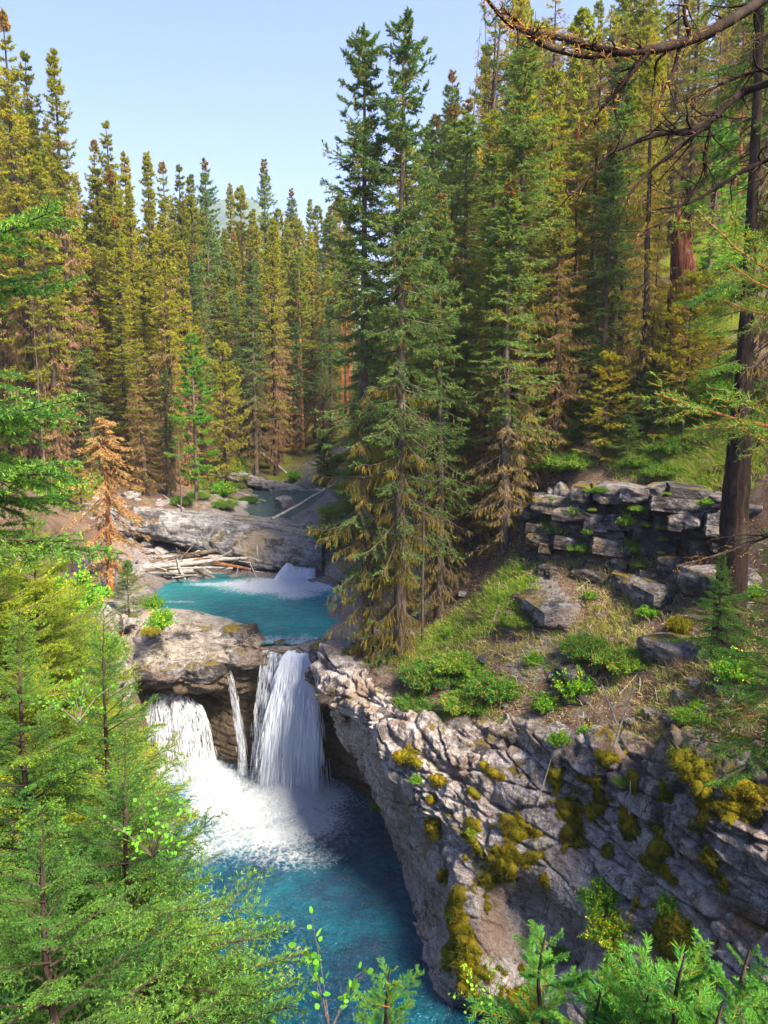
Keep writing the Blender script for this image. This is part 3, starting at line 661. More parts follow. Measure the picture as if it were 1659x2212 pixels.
# sill rocks at the lip of the falls
for (x, y, Y, sx, sy, sz, rz, lab) in [
    (400,1372,25.9,1.0,.8,.42,.2,'big pale cracked boulder on the sill left of the falls'),
    (333,1378,25.6,.75,.7,.5,.9,'squarish grey rock at the left end of the waterfall sill'),
    (512,1378,25.6,.62,.55,.42,-.3,'rounded pinkish boulder between the pale cracked boulder and the falls'),
    (540,1415,25.0,.62,.5,.28,.1,'reddish wet block under the pinkish boulder beside the falls'),
    (600,1398,25.05,.3,.3,.2,.5,'small wet brown rock splitting the flow on the lip'),
    (715,1412,23.9,.62,.6,.3,.3,'flat grey ledge rock at the right side of the main fall lip'),
    (700,1452,23.5,.5,.5,.26,-.2,'grey rock jutting out below the ledge right of the main fall'),
    (440,1445,24.7,.7,.5,.32,.15,'blocky grey rock on the wall above the left fall cave'),
    (340,1445,24.5,.8,.5,.3,-.1,'wide grey block forming the roof of the left cave')]:
    o = link('boulder', (BLM + BLW)[int(x) % 8], M=RM(at(x, y, Y), (sx, sy, sz), rz, .08, -.05), label=lab, category='rock')
o = link('boulder', BLD[1], M=RM(onz(617, 1090, 6.2), (.62, .5, .45), .2), label='pale rounded boulder standing in the shallow upper river', category='rock')
for (x, y, s, lab) in [(1470,1395,.55,'boulder capped with orange moss above the cliff rim at right'),(1180,1305,.6,'dark grey slab rock lying in the soil below the outcrop'),
                       (1560,1250,.7,'blue grey slab tilted below the trunk at the right edge'),(1220,1340,.28,'small pale stone on the gravel patch of the slope'),
                       (1245,1450,.42,'grey boulder half buried above the cliff rim'),(1400,1270,.5,'mossy brown rock just below the right end of the outcrop'),
                       (890,1320,.8,'pale grey boulder in shade behind the slender trunk'),(880,1370,.45,'grey stone at the foot of the shaded bluff')]:
    p = ground_hit(x, y, 10, 60); link('boulder', BLM[int(x) % 5], M=RM(p - np.array([0, 0, s * .15]), (s * 1.5, s, s * .55), x, .1, .15), label=lab, category='rock')
r6 = np.random.default_rng(66)
for i in range(90):
    x, y = r6.uniform(900, 1640), r6.uniform(1240, 1600)
    p = ground_hit(x, y, 10, 40); s = r6.uniform(.05, .17)
    if inside(p[None, :2], poly)[0]: continue
    link('stone', BLM[r6.integers(5)], M=RM(p, (s * 1.4, s, s * .7), r6.uniform(0, 6), .2, .1), label='small loose grey stone ' + ('under the outcrop' if y < 1340 else 'on the mid slope' if y < 1460 else 'near the cliff rim') + (' at the grass strip side' if x < 1080 else ' below the orange mossed boulder side' if x > 1420 else ' around the gravel patch'), category='stone', group='loose stones on the slope')
for i in range(80):
    x, y = r6.choice([r6.uniform(200, 560), r6.uniform(520, 690)]), r6.uniform(1060, 1260)
    p = ground_hit(x, y, 22, 70); s = r6.uniform(.1, .32)
    link('stone', (BLD + BLW)[r6.integers(7)], M=RM(p, (s * 1.4, s, s * .7), r6.uniform(0, 6), .2, .1), label='pale river stone ' + ('by the upper river' if x > 560 else 'on the soil above the slab' if y < 1110 else 'among the driftwood' if y > 1180 and x > 330 else 'on the slab top' if x > 330 else 'near the dead orange conifer') + (', larger than its neighbours' if s > .22 else ''), category='stone', group='stones around the upper pool')
for i in range(36):
    x, y = r6.uniform(195, 330), r6.uniform(1225, 1350)
    p = ground_hit(x, y, 20, 50); s = r6.uniform(.2, .55)
    link('boulder', (BLD + BLW)[r6.integers(7)], M=RM(p, (s * 1.4, s, s * .6), r6.uniform(0, 6), .2, .1), label='pale smooth rock on the left bank of the upper pool', category='rock', group='rocks on the left bank')

# ------------------------------------------------------------------ falling water
def fall(name, label, lips, n, spread, vy, vx, drop, wid, seed, sheet=None, mat=M_fall, thin=1., sk=.5):
    """lips: polyline of the lip (world); streaks follow ballistic paths"""
    r = np.random.default_rng(seed); lips = np.array(lips); root = thing(name, label, 'waterfall', lips.mean(0)); o = lips.mean(0)
    def path(s, t, jx, jy):
        L = crom(lips, s * (len(lips) - 1)); 
        return np.stack([L[:, 0] + (vx + jx) * t, L[:, 1] - (vy + jy) * t - .02, L[:, 2] - 4.9 * t * t * .95 - .25 * t], 1)
    T = math.sqrt(drop / 4.9)
    if sheet is not None:
        for k in range(sheet):
            ns, nt = 60, 60; s, t = np.meshgrid(np.linspace(0, 1, ns), np.linspace(0, T, nt), indexing='ij')
            s, t = s.ravel(), t.ravel(); jx = (s - sk) * spread * 2; P = path(s, t, jx, -.15 * k)
            P = P + np.column_stack([np.zeros(len(P)), fbm(np.column_stack([P[:, 0] * 3, P[:, 2] * .7, s * 0 + k * 7]), seed + k, 3) * .18, fbm(np.column_stack([P[:, 0] * 4, t * 7, s * 0 + k * 3]), seed + k, 3) * .22 * t])
            link('water_sheet', to_mesh('water_sheet', P - o, Q=grid_quads(ns, nt), mats=[mat], smooth=True), root)
    g = Geo()
    s = r.uniform(0, 1, n); s = np.clip(s + .04 * r.normal(size=n) + .02 * np.sin(s * 60), 0, 1); t0 = T * r.uniform(0, 1, n) ** .8
    kp = vnoise(np.column_stack([s * 11, t0 * 2.2, s * 0 + seed]), seed) + vnoise(np.column_stack([s * 29, t0 * 3, s * 0]), seed + 1) * .6 > -.35
    s, t0 = s[kp], t0[kp]; n = len(s)
    jx = (s - sk) * spread * 2 + r.normal(size=n) * spread * .22; jy = r.normal(size=n) * .22 * thin
    dt = r.uniform(.03, .13, n)
    K = 5; Ps = []
    for k in range(K): Ps.append(path(s, t0 + dt * k / (K - 1), jx, jy))
    Pp = np.stack(Ps, 1) - o
    w = wid * .62 * r.uniform(.3, 1.3, n)[:, None] * np.array([.2, .9, 1, .8, .1])[None]
    side = np.array([1., 0, 0]) + r.normal(size=(n, 3)) * .3; side = nrm(side)[:, None, :]
    V = np.stack([Pp - side * w[..., None], Pp + side * w[..., None]], 2).reshape(-1, 3)
    i = np.arange(n)[:, None] * (K * 2); k = np.arange(K - 1)[None] * 2
    g.add(V, Q=np.stack([i + k, i + k + 1, i + k + 3, i + k + 2], -1).reshape(-1, 4))
    link('water_streaks', g.mesh('water_streaks', [M_streak]), root, kind='stuff')
    return root
fall('waterfall', 'tall main waterfall plunging into the lower pool', [at(628,1400,24.7), at(650,1401,24.6), at(674,1400,24.5)], 16000, .62, 1.15, -.12, 4.75, .017, 301, 5, sk=.72)
fall('waterfall', 'thinner broken fall just left of the main waterfall', [at(572,1402,24.8), at(590,1404,24.8), at(612,1405,24.8)], 1500, .3, .6, -.25, 4.7, .012, 302, 1, M_fall_thin, sk=.4)
fall('waterfall', 'narrow trickle fall coming down between the left cave and the main waterfall', [at(480,1425,24.9), at(487,1428,24.8)], 420, .1, .45, .75, 3.9, .011, 303, 1, M_fall_thin)
fall('waterfall', 'wide low waterfall spilling from the cave under the sill at left', [at(298,1512,25.3), at(340,1498,25.1), at(390,1500,24.9), at(432,1520,24.9)], 2600, .5, 1.1, .5, 2.75, .011, 304, 1, M_fall_thin, sk=.4)
fall('cascade', 'short white cascade pouring into the far side of the upper pool', [at(606,1236,33.3), at(622,1214,33.7), at(648,1203,34), at(688,1200,34.1)], 6000, .35, 1.5, -.45, 1.2, .018, 305, 3, sk=.9)
bpy.data.objects['cascade']['category'] = 'cascade'
def spray(name, label, specs, n, size, seed):
    r = np.random.default_rng(seed); g = Geo(); o = np.array(specs[0][0])
    per = np.array([q[3] for q in specs], float); per = (per / per.sum() * n).astype(int)
    for (c, rad, h, _), m in zip(specs, per):
        a = r.uniform(0, 2 * math.pi, m); q = np.abs(r.normal(size=m)) * rad * .55
        z = np.abs(r.normal(size=m)) * h * .45 * np.exp(-(q / rad) ** 2) + .02
        B = np.array(c) + np.column_stack([np.cos(a) * q, np.sin(a) * q * .8, z])
        g.blades(B - o, nrm(r.normal(size=(m, 3))), r.uniform(.5, 1.6, m) * size, r.uniform(.5, 1.4, m) * size)
    ob = link(name, g.mesh(name, [M_streak]), loc=o, kind='stuff', label=label)
    return ob
spray('spray', 'white spray at the foot of the waterfalls', [(onz(605,1695,0),.8,2.4,1.5),(onz(570,1712,0),.75,1.0,.7),(onz(635,1712,0),.7,1.0,.6),(onz(420,1668,0),.95,1.3,1.0),(onz(480,1690,0),.7,.8,.6)], 50000, .0085, 311)
spray('spray', 'white spray below the cascade of the upper pool', [(onz(610,1262,4.7),.8,.22,1),(onz(645,1256,4.7),.5,.4,1)], 3500, .012, 312)

# drifting mist at the foot of the main fall
mm0, mt = nodes('mist_air'); mo = mt.nodes.new('ShaderNodeOutputMaterial'); mv = mt.nodes.new('ShaderNodeVolumePrincipled'); tc = mt.nodes.new('ShaderNodeTexCoord')
gr = mt.nodes.new('ShaderNodeTexGradient'); gr.gradient_type = 'SPHERICAL'; nz = mt.nodes.new('ShaderNodeTexNoise'); nz.inputs['Scale'].default_value = 2.2; nz.inputs['Detail'].default_value = 3
mt.links.new(tc.outputs['Object'], gr.inputs[0]); mt.links.new(tc.outputs['Object'], nz.inputs['Vector'])
m1 = mt.nodes.new('ShaderNodeMath'); m1.operation = 'MULTIPLY'; mt.links.new(gr.outputs['Fac'], m1.inputs[0]); mt.links.new(nz.outputs['Fac'], m1.inputs[1])
m2 = mt.nodes.new('ShaderNodeMath'); m2.operation = 'MULTIPLY'; m2.inputs[1].default_value = 3.4; mt.links.new(m1.outputs[0], m2.inputs[0])
mv.inputs['Color'].default_value = (.95, .97, 1, 1); mt.links.new(m2.outputs[0], mv.inputs['Density']); mt.links.new(mv.outputs[0], mo.inputs['Volume'])
a_, b_ = np.meshgrid(np.linspace(0, math.pi, 14), np.linspace(0, 2 * math.pi, 24), indexing='ij')
ms = to_mesh('mist', np.stack([np.sin(a_) * np.cos(b_), np.sin(a_) * np.sin(b_), np.cos(a_)], -1).reshape(-1, 3), Q=grid_quads(14, 24), mats=[mm0], smooth=True)
link('mist', ms, M=RM(onz(600, 1715, 0) + np.array([0, 0, .7]), (2.2, 1.5, 1.7)), kind='stuff', label='white mist hanging at the foot of the main waterfall')

# ------------------------------------------------------------------ conifers
def conifer(name, seed, H, Rr, base, n_br, n_tw, n_bl, bl, bw, mats, alive=(.3, .6), shape=.8, low=-30, top=30, droop=.35, upc=.35,
            cone=0., lichen=0., sparse=0., twl=.42, hang=.2, tuft=False, tr=.011, tips=0.):
    """returns trunk mesh and crown mesh; mats = [bark, needles, dead, cones, lichen]"""
    r = np.random.default_rng(seed); global rng; keep = rng; rng = r
    # trunk
    tz = np.linspace(0, 1, 14); bend = np.stack([np.cumsum(r.normal(size=14)) * .018, np.cumsum(r.normal(size=14)) * .018], 1) * H / 10
    TP = np.column_stack([bend, tz * H]); TR = H * tr * (1 - tz) ** .85 + .012
    gt = Geo(); gt.tubes(TP[None], TR[None], 8); trunk = gt.mesh(name + '_trunk', [mats[0]], True)
    gc = Geo()
    h = base + (1 - base) * r.uniform(0, 1, n_br) ** .9; h.sort(); z0 = h * H
    gap = np.sin(h * 37 + seed) * .18 + 1
    L = Rr * (np.minimum(1, ((1 - h) * 1.9) ** shape) * (.75 + .25 * sstep(base, base + .25, h))) * r.uniform(.4, 1.15, n_br) * gap + .10
    az = np.arange(n_br) * 2.39996 + r.normal(size=n_br) * .5
    el = R(low) + (R(top) - R(low)) * h ** 1.6 + r.normal(size=n_br) * R(7)
    c0 = np.stack([np.interp(h, tz, bend[:, 0]), np.interp(h, tz, bend[:, 1]), z0], 1)
    dh = np.stack([np.cos(az), np.sin(az), 0 * az], 1)
    def bp(i, t):
        x = L[i] * t * np.cos(el[i]); z = L[i] * (np.sin(el[i]) * t - droop * t ** 1.7 + upc * t ** 3)
        return c0[i] + dh[i] * x[..., None] + np.array([0, 0, 1.]) * z[..., None]
    tt = np.linspace(0, 1, 5); BI = np.arange(n_br)
    Pb = np.stack([bp(BI, np.full(n_br, t)) for t in tt], 1)
    gc.tubes(Pb, (L[:, None] * .012 + .006) * (1 - tt[None] * .8), 3, 0)
    pa = sstep(alive[0], alive[1], h); isal = r.uniform(size=n_br) < .06 + .94 * pa
    # twigs
    ti = np.repeat(BI, n_tw); nt = len(ti); t = (.12 + .88 * r.uniform(0, 1, nt)) if not tuft else (.45 + .55 * r.uniform(0, 1, nt) ** .7)
    P = bp(ti, t); P2 = bp(ti, np.minimum(t + .03, 1.05)); tg = nrm(P2 - P)
    sgn = np.where(r.uniform(size=nt) < .5, -1, 1); ang = sgn * R(1) * r.uniform(35, 70, nt)
    ca, sa = np.cos(ang), np.sin(ang)
    td = np.stack([tg[:, 0] * ca - tg[:, 1] * sa, tg[:, 0] * sa + tg[:, 1] * ca, tg[:, 2] - hang + r.normal(size=nt) * .15], 1)
    live = (isal[ti] & (r.uniform(size=nt) < .93)) | ((lichen > .85) & (t > .65) & (r.uniform(size=nt) < .18))
    td[:, 2] -= (~live) * .5; td = nrm(td)
    tl = (L[ti] * twl * (1 - t * .65) + .07) * r.uniform(.5, 1.1, nt)
    if sparse: tl *= 1 - sparse
    end = P + td * tl[:, None]
    if n_tw * n_br < 9000: gc.tubes(np.stack([P, end], 1), np.stack([tl * 0 + .007, tl * 0 + .002], 1), 3, 2)
    # blades
    bi = np.repeat(np.arange(nt), n_bl); nb = len(bi); s = r.uniform(.05, 1.0, nb); B = P[bi] + td[bi] * (tl[bi] * s)[:, None]
    D = td[bi] * .75 + r.normal(size=(nb, 3)) * .48 + np.array([0, 0, .12])
    lv = live[bi]; drop = (~lv) & (r.uniform(size=nb) < .25)
    D[~lv] = D[~lv] * .8 + np.array([0, 0, -.55]); D = nrm(D)
    m = np.where(lv, 1, 2); hz = h[ti][bi]
    if cone: m = np.where((hz > 1 - cone) & (r.uniform(size=nb) < .55), 3, m)
    if lichen:
        lz = vnoise(np.column_stack([B[:, 0] * .5, B[:, 1] * .5, B[:, 2] * .22]), seed + 3)
        isl = (~lv) & (lz > (-.25 if lichen < .85 else -.7)) & (r.uniform(size=nb) < lichen)
        m = np.where(isl, 4, m); D[isl] = nrm(D[isl] * .4 + np.array([0, 0, -1.]))
    k = ~drop
    Lb = bl * r.uniform(.6, 1.3, nb) * np.where(m == 4, r.uniform(.5, 1.9, nb), np.where(m == 2, 1.35, 1)); Wb = bw * r.uniform(.7, 1.25, nb) * np.where(m == 2, .55, np.where(m == 4, .5, 1))
    B = B[k]; D = D[k]; n = len(B); rv = nrm(np.cross(D, nrm(r.normal(size=(n, 3)))))
    V = np.stack([B - rv * Wb[k][:, None] / 2, B + rv * Wb[k][:, None] / 2, B + D * Lb[k][:, None]], 1).reshape(-1, 3)
    gc.add(V, T=np.arange(3 * n).reshape(n, 3), m=m[k].astype(np.int32))
    crown = gc.mesh(name + '_crown', mats)
    rng = keep
    return dict(trunk=trunk, crown=crown, H=H)
MA = [M_bark, M_blue, M_twig, M_cone, M_lichen]; MO = [M_barkd, M_olive, M_twigr, M_cone, M_lichen]
MY = [M_barko, M_yel, M_twig, M_cone, M_lichen]; ML = [M_bark, M_lime, M_twig, M_cone, M_lichen]; MD = [M_barko, M_dead, M_dead, M_cone, M_dead]
MS = [M_bark, M_twig, M_twig, M_cone, M_lichen]
K = {}
K['olive'] = [conifer('spruce', 401 + i, 18, 1.25 + .15 * (i % 3), .02, 260, 13, 11, .125, .05, MO, alive=(-.05 + .09 * i, .7 + .06 * i), cone=.06 if i == 1 else .0, shape=.75, lichen=.25) for i in range(4)]
K['blue'] = [conifer('spruce', 421 + i, 18, 1.6, .02, 250, 15, 12, .12, .044, MA, alive=(.1 + .12 * i, .5 + .1 * i), cone=.04, shape=.7, lichen=.45) for i in range(2)]
K['big'] = [conifer('spruce', 431 + i, 18, 1.6, .0, 320, 21, 18, .09, .033, MA, alive=(.15, .55), cone=0, shape=.42, lichen=.9, low=-24, hang=.25, tr=.012) for i in range(2)]
K['gold'] = [conifer('spruce', 411 + i, 17, 1.4, .03, 220, 14, 12, .115, .038, MO, alive=(.45 + .1 * i, 1.1), cone=0, shape=.5, lichen=.95) for i in range(2)]
K['bare'] = [conifer('spruce', 445 + i, 17, 1.25, .06, 170, 12, 8, .12, .03, MO, alive=(.7, 1.25), shape=.45, lichen=.6, sparse=.1) for i in range(2)]
K['grey'] = [conifer('spruce', 441 + i, 16, 1.4, .03, 240, 15, 12, .11, .03, MO, alive=(.45, 1.0), shape=.7, lichen=.5) for i in range(2)]
K['yellow'] = [conifer('pine', 451 + i, 18, 1.7, .3, 150, 15, 14, .145, .06, MY, alive=(.3, .5), shape=.6, tuft=True, low=-5, top=35) for i in range(2)]
K['lime'] = [conifer('young_pine', 461 + i, 9, 1.2, .12, 110, 18, 18, .13, .035, ML, alive=(0, .12), shape=.55, tuft=True, low=-8, top=38, hang=0) for i in range(2)]
MTn = [M_barko, M_tan, M_twig, M_cone, M_tan]
K['dead'] = [conifer('dead_spruce', 471, 9, 1.3, .2, 120, 17, 11, .09, .024, MTn, alive=(-1, .9), shape=.5, low=-45, top=-5, droop=.6, hang=.6)]
K['small'] = [conifer('small_spruce', 481 + i, 4, .95, .05, 90, 14, 18, .075, .022, MA if i % 2 else MO, alive=(-.5, .0), shape=.85, low=-5, top=35) for i in range(3)]
K['snag'] = [conifer('bare_spruce', 491 + i, 12, .7, .1, 70, 6, 2, .1, .02, MS, alive=(2, 3), shape=.4, low=-50, top=-10, sparse=.4, tr=.008) for i in range(2)]
K['pine'] = [conifer('tall_pine', 496, 20, 1.9, .3, 90, 18, 22, .12, .032, [M_bark, M_blue, M_twig, M_cone, M_lichen], alive=(.2, .4), shape=.5, tuft=True, low=-15, top=30)]
ti_ = 0
def tree(kind, name, label, base, H, group=None, w=1., lean=None, var=None, catname='tree'):
    global ti_; ti_ += 1
    v = K[kind][(ti_ if var is None else var) % len(K[kind])]; s = H / v['H']
    o = thing(name, label, catname, base, group, rz=(ti_ * 2.4) % 6.28, sc=(s ** .6 * w, s ** .6 * w, s))
    if lean: o.rotation_euler = (lean[0], lean[1], o.rotation_euler[2])
    link('trunk', v['trunk'], o); link('crown', v['crown'], o); return o
def tree_px(kind, name, label, x, ytop, Y, group=None, w=1., var=None, sink=.15, lean=None):
    top = at(x, ytop, Y); gz_ = g1(top[0], top[1]) - sink
    return tree(kind, name, label, (top[0], top[1], gz_), max(top[2] - gz_, 1.5), group, w, lean, var)
# far bank skyline, each traced tree with its own look
GL = 'spruces of the forest on the far bank'
for (k, x, yt, Y, lab) in [
    ('olive', 12, 30, 40, 'tallest olive spruce at the left edge of the forest'),
    ('olive', 50, 120, 43, 'olive spruce with a reddish cone covered tip, second from the left edge'),
    ('olive', 112, 105, 42, 'slender tall spruce standing clear of the left group against the sky'),
    ('olive', 80, 330, 38, 'broad yellow green spruce below the tall left group'),
    ('olive', 200, 300, 60, 'thin pointed spruce top just left of the cone tipped spruce'),
    ('olive', 233, 265, 50, 'tall spruce with a brown cone covered tip above its neighbours, left of centre sky'),
    ('olive', 269, 330, 55, 'dark spruce right beside the tall cone tipped spruce'),
    ('olive', 315, 330, 55, 'spruce with brown tip in the first gap of the skyline'),
    ('olive', 350, 352, 66, 'faint double spruce top behind the brown tipped ones'),
    ('olive', 382, 362, 56, 'spruce with rusty red top in the middle of the far forest'),
    ('olive', 411, 376, 57, 'narrow green spruce left of the bushy topped tree'),
    ('blue', 443, 348, 60, 'spruce with a bushy rounded blue green top in the far forest'),
    ('blue', 566, 345, 75, 'lone thin spire rising highest over the yellow pines'),
    ('yellow', 517, 405, 78, 'yellow green pine with a round top left of the lone spire'),
    ('yellow', 600, 455, 70, 'golden pine with long orange trunk right of the lone spire'),
    ('yellow', 640, 470, 74, 'golden pine with orange trunk nearest the valley opening'),
    ('yellow', 622, 500, 66, 'lower golden pine between the two taller ones'),
    ('blue', 627, 410, 88, 'bluish distant spruce tip behind the golden pines'),
    ('olive', 670, 430, 92, 'distant spruce tip above the valley opening'),
    ('olive', 497, 400, 84, 'thin distant top left of the yellow pine'),
    ('blue', 540, 540, 58, 'fresh green full spruce in front of the golden pines'),
    ('olive', 345, 560, 47, 'light green spruce standing forward in the middle of the far forest')]:
    tree_px(k, 'spruce_tree' if k != 'yellow' else 'pine_tree', lab, x, yt, Y, GL if k != 'yellow' else 'golden pines')
sky_x = [-250, 0, 60, 120, 150, 190, 233, 290, 330, 400, 443, 480, 520, 560, 600, 650, 700, 760]
sky_y = [0, 60, 150, 140, 360, 380, 330, 380, 390, 410, 400, 440, 430, 450, 470, 450, 440, 380]
rt = np.random.default_rng(81); placed = []
LOOK = {'olive': 'olive green spruce', 'grey': 'grey twiggy spruce', 'bare': 'thin half bare spruce', 'blue': 'blue green spruce', 'gold': 'golden draped spruce', 'yellow': 'golden pine', 'pine': 'open crowned pine', 'small': 'little dense spruce'}
def zone(x):
    for lim, t in [(0, 'cut by the left edge'), (90, 'near the left edge'), (170, 'below the left skyline'), (250, 'above the dead orange conifer'), (330, 'above the left half of the slab'), (400, 'left of the bright young pine'), (470, 'behind the bright young pine'),
                   (540, 'right of the bright young pine'), (600, 'under the lone thin spire'), (680, 'by the golden pines'), (800, 'left of the paired spruces'), (900, 'behind the paired spruces'), (1000, 'in the sky gap'), (1120, 'behind the lichen hung spruce'),
                   (1240, 'behind the leaning trunks'), (1350, 'above the outcrop'), (1430, 'left of the broken snag'), (1520, 'behind the broken snag'), (1620, 'right of the broken snag'), (9999, 'at the right edge')]:
        if x < lim: return t
def tree_label(k, x, Y, H, yr, lab):
    f = (Y - yr[0]) / (yr[1] - yr[0]); row = 'front row ' if f < .4 else 'middle row ' if f < .75 else 'back row '
    return ('tall ' if H > 19 else 'short ' if H < 14 else 'middling ') + LOOK[k] + ' ' + row + zone(x) + (', far' if yr[1] > 80 else ', high up' if yr[0] > 45 and x > 1000 else '')
def fill(n, xr, yr, off, kinds, ks, group, lab, wr=(.85, 1.2), mind=1.5, sky=None, name='spruce_tree'):
    c = 0; tries = 0
    while c < n and tries < n * 40:
        tries += 1
        Y = math.sqrt(rt.uniform(yr[0] ** 2, yr[1] ** 2)); x = rt.uniform(*xr); p = at(x, 600, Y)[:2]
        if 370 < x < 480 and Y < 47: continue
        if 1395 < x < 1660 and Y < 44: continue
        if any((p[0] - q[0]) ** 2 + (p[1] - q[1]) ** 2 < mind ** 2 for q in placed): continue
        if seg_d(p[None], riv)[0] < 3.2 or inside(p[None], poly)[0] or inside(p[None], uppool)[0]: continue
        yt = (np.interp(x, sky_x, sky_y) if sky is None else np.interp(x, sky[0], sky[1])) + rt.uniform(*off)
        top = at(x, yt, Y)[2]; gz_ = g1(*p) - .15; H = top - gz_
        if H < 7: H = rt.uniform(7, 12)
        H = min(H, rt.uniform(19, 25)); placed.append(p); c += 1
        k = rt.choice(kinds, p=ks); lb = tree_label(k, x, Y, H, yr, lab)
        tree(k, {'yellow': 'pine_tree', 'pine': 'pine_tree', 'small': 'small_spruce', 'blue': 'bluegreen_spruce'}.get(k, name), lb, (p[0], p[1], gz_), H, group, rt.uniform(*wr), var=int(rt.integers(9)))  # the blue-green kind is spruce too, same build with bluer needles
LF = 'spruce in the dense olive forest on the far bank'
fill(84, (-180, 430), (42, 62), (20, 330), ['olive', 'grey', 'blue'], [.6, .25, .15], 'forest on the far bank', LF)
fill(100, (-160, 640), (58, 88), (5, 160), ['olive', 'blue', 'grey'], [.75, .15, .1], 'forest on the far bank', LF)
fill(56, (430, 760), (64, 110), (5, 150), ['yellow', 'olive', 'blue'], [.5, .35, .15], 'forest at the head of the valley', 'sunlit tree in the forest at the head of the valley')
fill(16, (120, 480), (41, 50), (380, 560), ['olive', 'grey', 'small', 'blue'], [.3, .2, .2, .3], 'young trees along the far bank', 'younger spruce at the foot of the far bank forest')
fill(12, (540, 720), (62, 85), (330, 480), ['blue', 'small'], [.6, .4], 'young spruces by the upper river', 'small green spruce beside the upper river')
# traced trees of the middle distance
def foot(kind, name, label, x, yb, ytop, Y, w=1., var=0, lean=None):
    b = at(x, yb, Y); b[2] = max(b[2], g1(b[0], b[1]) - .2) if kind not in ('dead',) else b[2]
    H = at(x, ytop, Y)[2] - b[2]; return tree(kind, name, label, b, H, None, w, lean, var)
foot('lime', 'pine_tree', 'bright green young pine standing in front of the dark far forest', 425, 1078, 728, 40.5, .95)
foot('dead', 'dead_tree', 'dead conifer with drooping orange needles beside the driftwood pile', 240, 1300, 900, 27.5, 1.5)
foot('small', 'spruce_tree', 'small dark spruce with a bare stem on the left end of the sill', 283, 1400, 1215, 25.6, .9, 1)
foot('small', 'spruce_tree', 'short spruce on the bank behind the dead orange conifer', 178, 1150, 1010, 36, 1., 0)
foot('snag', 'dead_tree', 'thin bare grey snag hanging over the edge of the slab', 392, 1105, 930, 39, .8, 0)
foot('snag', 'dead_tree', 'pale dead pole rising at the left side of the far forest', 100, 1080, 640, 34, .5, 1)
foot('big', 'spruce_tree', 'largest blue green spruce beside the falls, left one of the pair', 792, 1440, 85, 22.8, .9, 0)
foot('big', 'spruce_tree', 'tallest of the near spruces, right one of the pair beside the falls', 862, 1450, 38, 21.9, .88, 1)
foot('big', 'spruce_tree', 'lichen hung spruce on the right bank with its lower trunk bare', 1118, 1250, 95, 23.5, .95, 0)
foot('blue', 'spruce_tree', 'mossy spruce between the paired spruces and the lichen hung one', 930, 1330, 470, 25.5, .85, 1)
foot('snag', 'dead_tree', 'slender dead trunk standing on the green grass strip', 913, 1400, 860, 21.8, .6, 0)
foot('grey', 'spruce_tree', 'grey lichen covered spruce in front of the shaded bluff', 1045, 1280, 520, 24.2, .8, 1)
foot('blue', 'spruce_tree', 'bushy spruce at the right of the lichen hung spruce', 1180, 1000, 330, 27, .8, 0)
foot('grey', 'spruce_tree', 'grey twiggy spruce draped in golden lichen above the outcrop', 1330, 930, 180, 26, 1., 0)
foot('grey', 'spruce_tree', 'brown twiggy spruce standing in front of the broken snag', 1398, 960, 420, 22.8, .4, 1)
foot('pine', 'pine_tree', 'tall leaning pine with an open crown against the sky', 1010, 900, -60, 33, .8, 0, (0, R(-5)))
foot('pine', 'pine_tree', 'bushy topped pine over the double leaning trunks', 1235, 880, 330, 27, .9, 0, (0, R(-3)))
foot('snag', 'dead_tree', 'long thin dead pole leaning across the sky gap', 1075, 900, -20, 34, .5, 1, (0, R(-5)))
foot('snag', 'dead_tree', 'dark bare trunk leaning left of its twin above the mossy bank', 1270, 905, 500, 24.5, .8, 0, (0, R(-7)))
foot('snag', 'dead_tree', 'dark bare trunk leaning on the mossy bank, right of its twin', 1300, 890, 420, 25, .9, 1, (0, R(-6)))
foot('lime', 'spruce_tree', 'sunlit yellow green young tree behind the broken snag', 1530, 640, 250, 34, 1.1, 0)
foot('lime', 'spruce_tree', 'small sunlit tree on the orange slope at right', 1590, 560, 380, 38, 1., 1)
skr = ([760, 900, 1000, 1100, 1300, 1750], [500, 230, 0, 0, -60, -200])
RG = 'forest on the right slope'; RL = 'lichen draped conifer crowded in the forest on the right slope'
fill(26, (880, 1120), (28, 48), (-20, 330), ['blue', 'gold', 'pine', 'bare'], [.15, .35, .2, .3], RG, RL, sky=skr, mind=1.3)
fill(44, (1120, 1640), (26.5, 50), (0, 330), ['blue', 'gold', 'yellow', 'pine', 'bare'], [.08, .34, .2, .1, .28], RG, RL, sky=skr, mind=1.3)
fill(40, (1080, 1800), (48, 75), (0, 200), ['yellow', 'olive', 'grey'], [.35, .4, .25], 'sunlit trees high on the right slope', 'golden lit tree high on the right slope', sky=skr, mind=1.8)
fill(10, (740, 900), (36, 60), (300, 700), ['blue', 'grey'], [.6, .4], 'trees behind the paired spruces', 'dark conifer showing behind the paired spruces', mind=1.5)
fill(12, (930, 1450), (22.8, 27), (120, 620), ['gold', 'blue', 'grey'], [.45, .3, .25], 'front trees of the right slope', 'conifer', mind=1.2, sky=skr)
for i, (x, Y) in enumerate([(965, 30), (1045, 36), (905, 38)]):
    foot('snag', 'dead_tree', ['thin dead pole in the left part of the sky gap', 'second thin pole leaning in the sky gap', 'bare pole just right of the paired spruces'][i], x, 950, 60 + 120 * i, Y, .5, i, (0, R(-4 + 3 * i)))
# trees on the right just out of the frame: they shade the gorge
for i, (x, y, H) in enumerate([(14, 18, 17), (18, 13, 18), (15, 3, 17), (8, 0, 14), (12, -3, 15), (20, 4, 17)]):
    tree(['blue', 'grey', 'olive'][i % 3], 'spruce_tree', 'spruce standing beyond the right edge of the view', (x, y, g1(x, y) - .2), H, 'spruces beyond the right edge', 1.2)

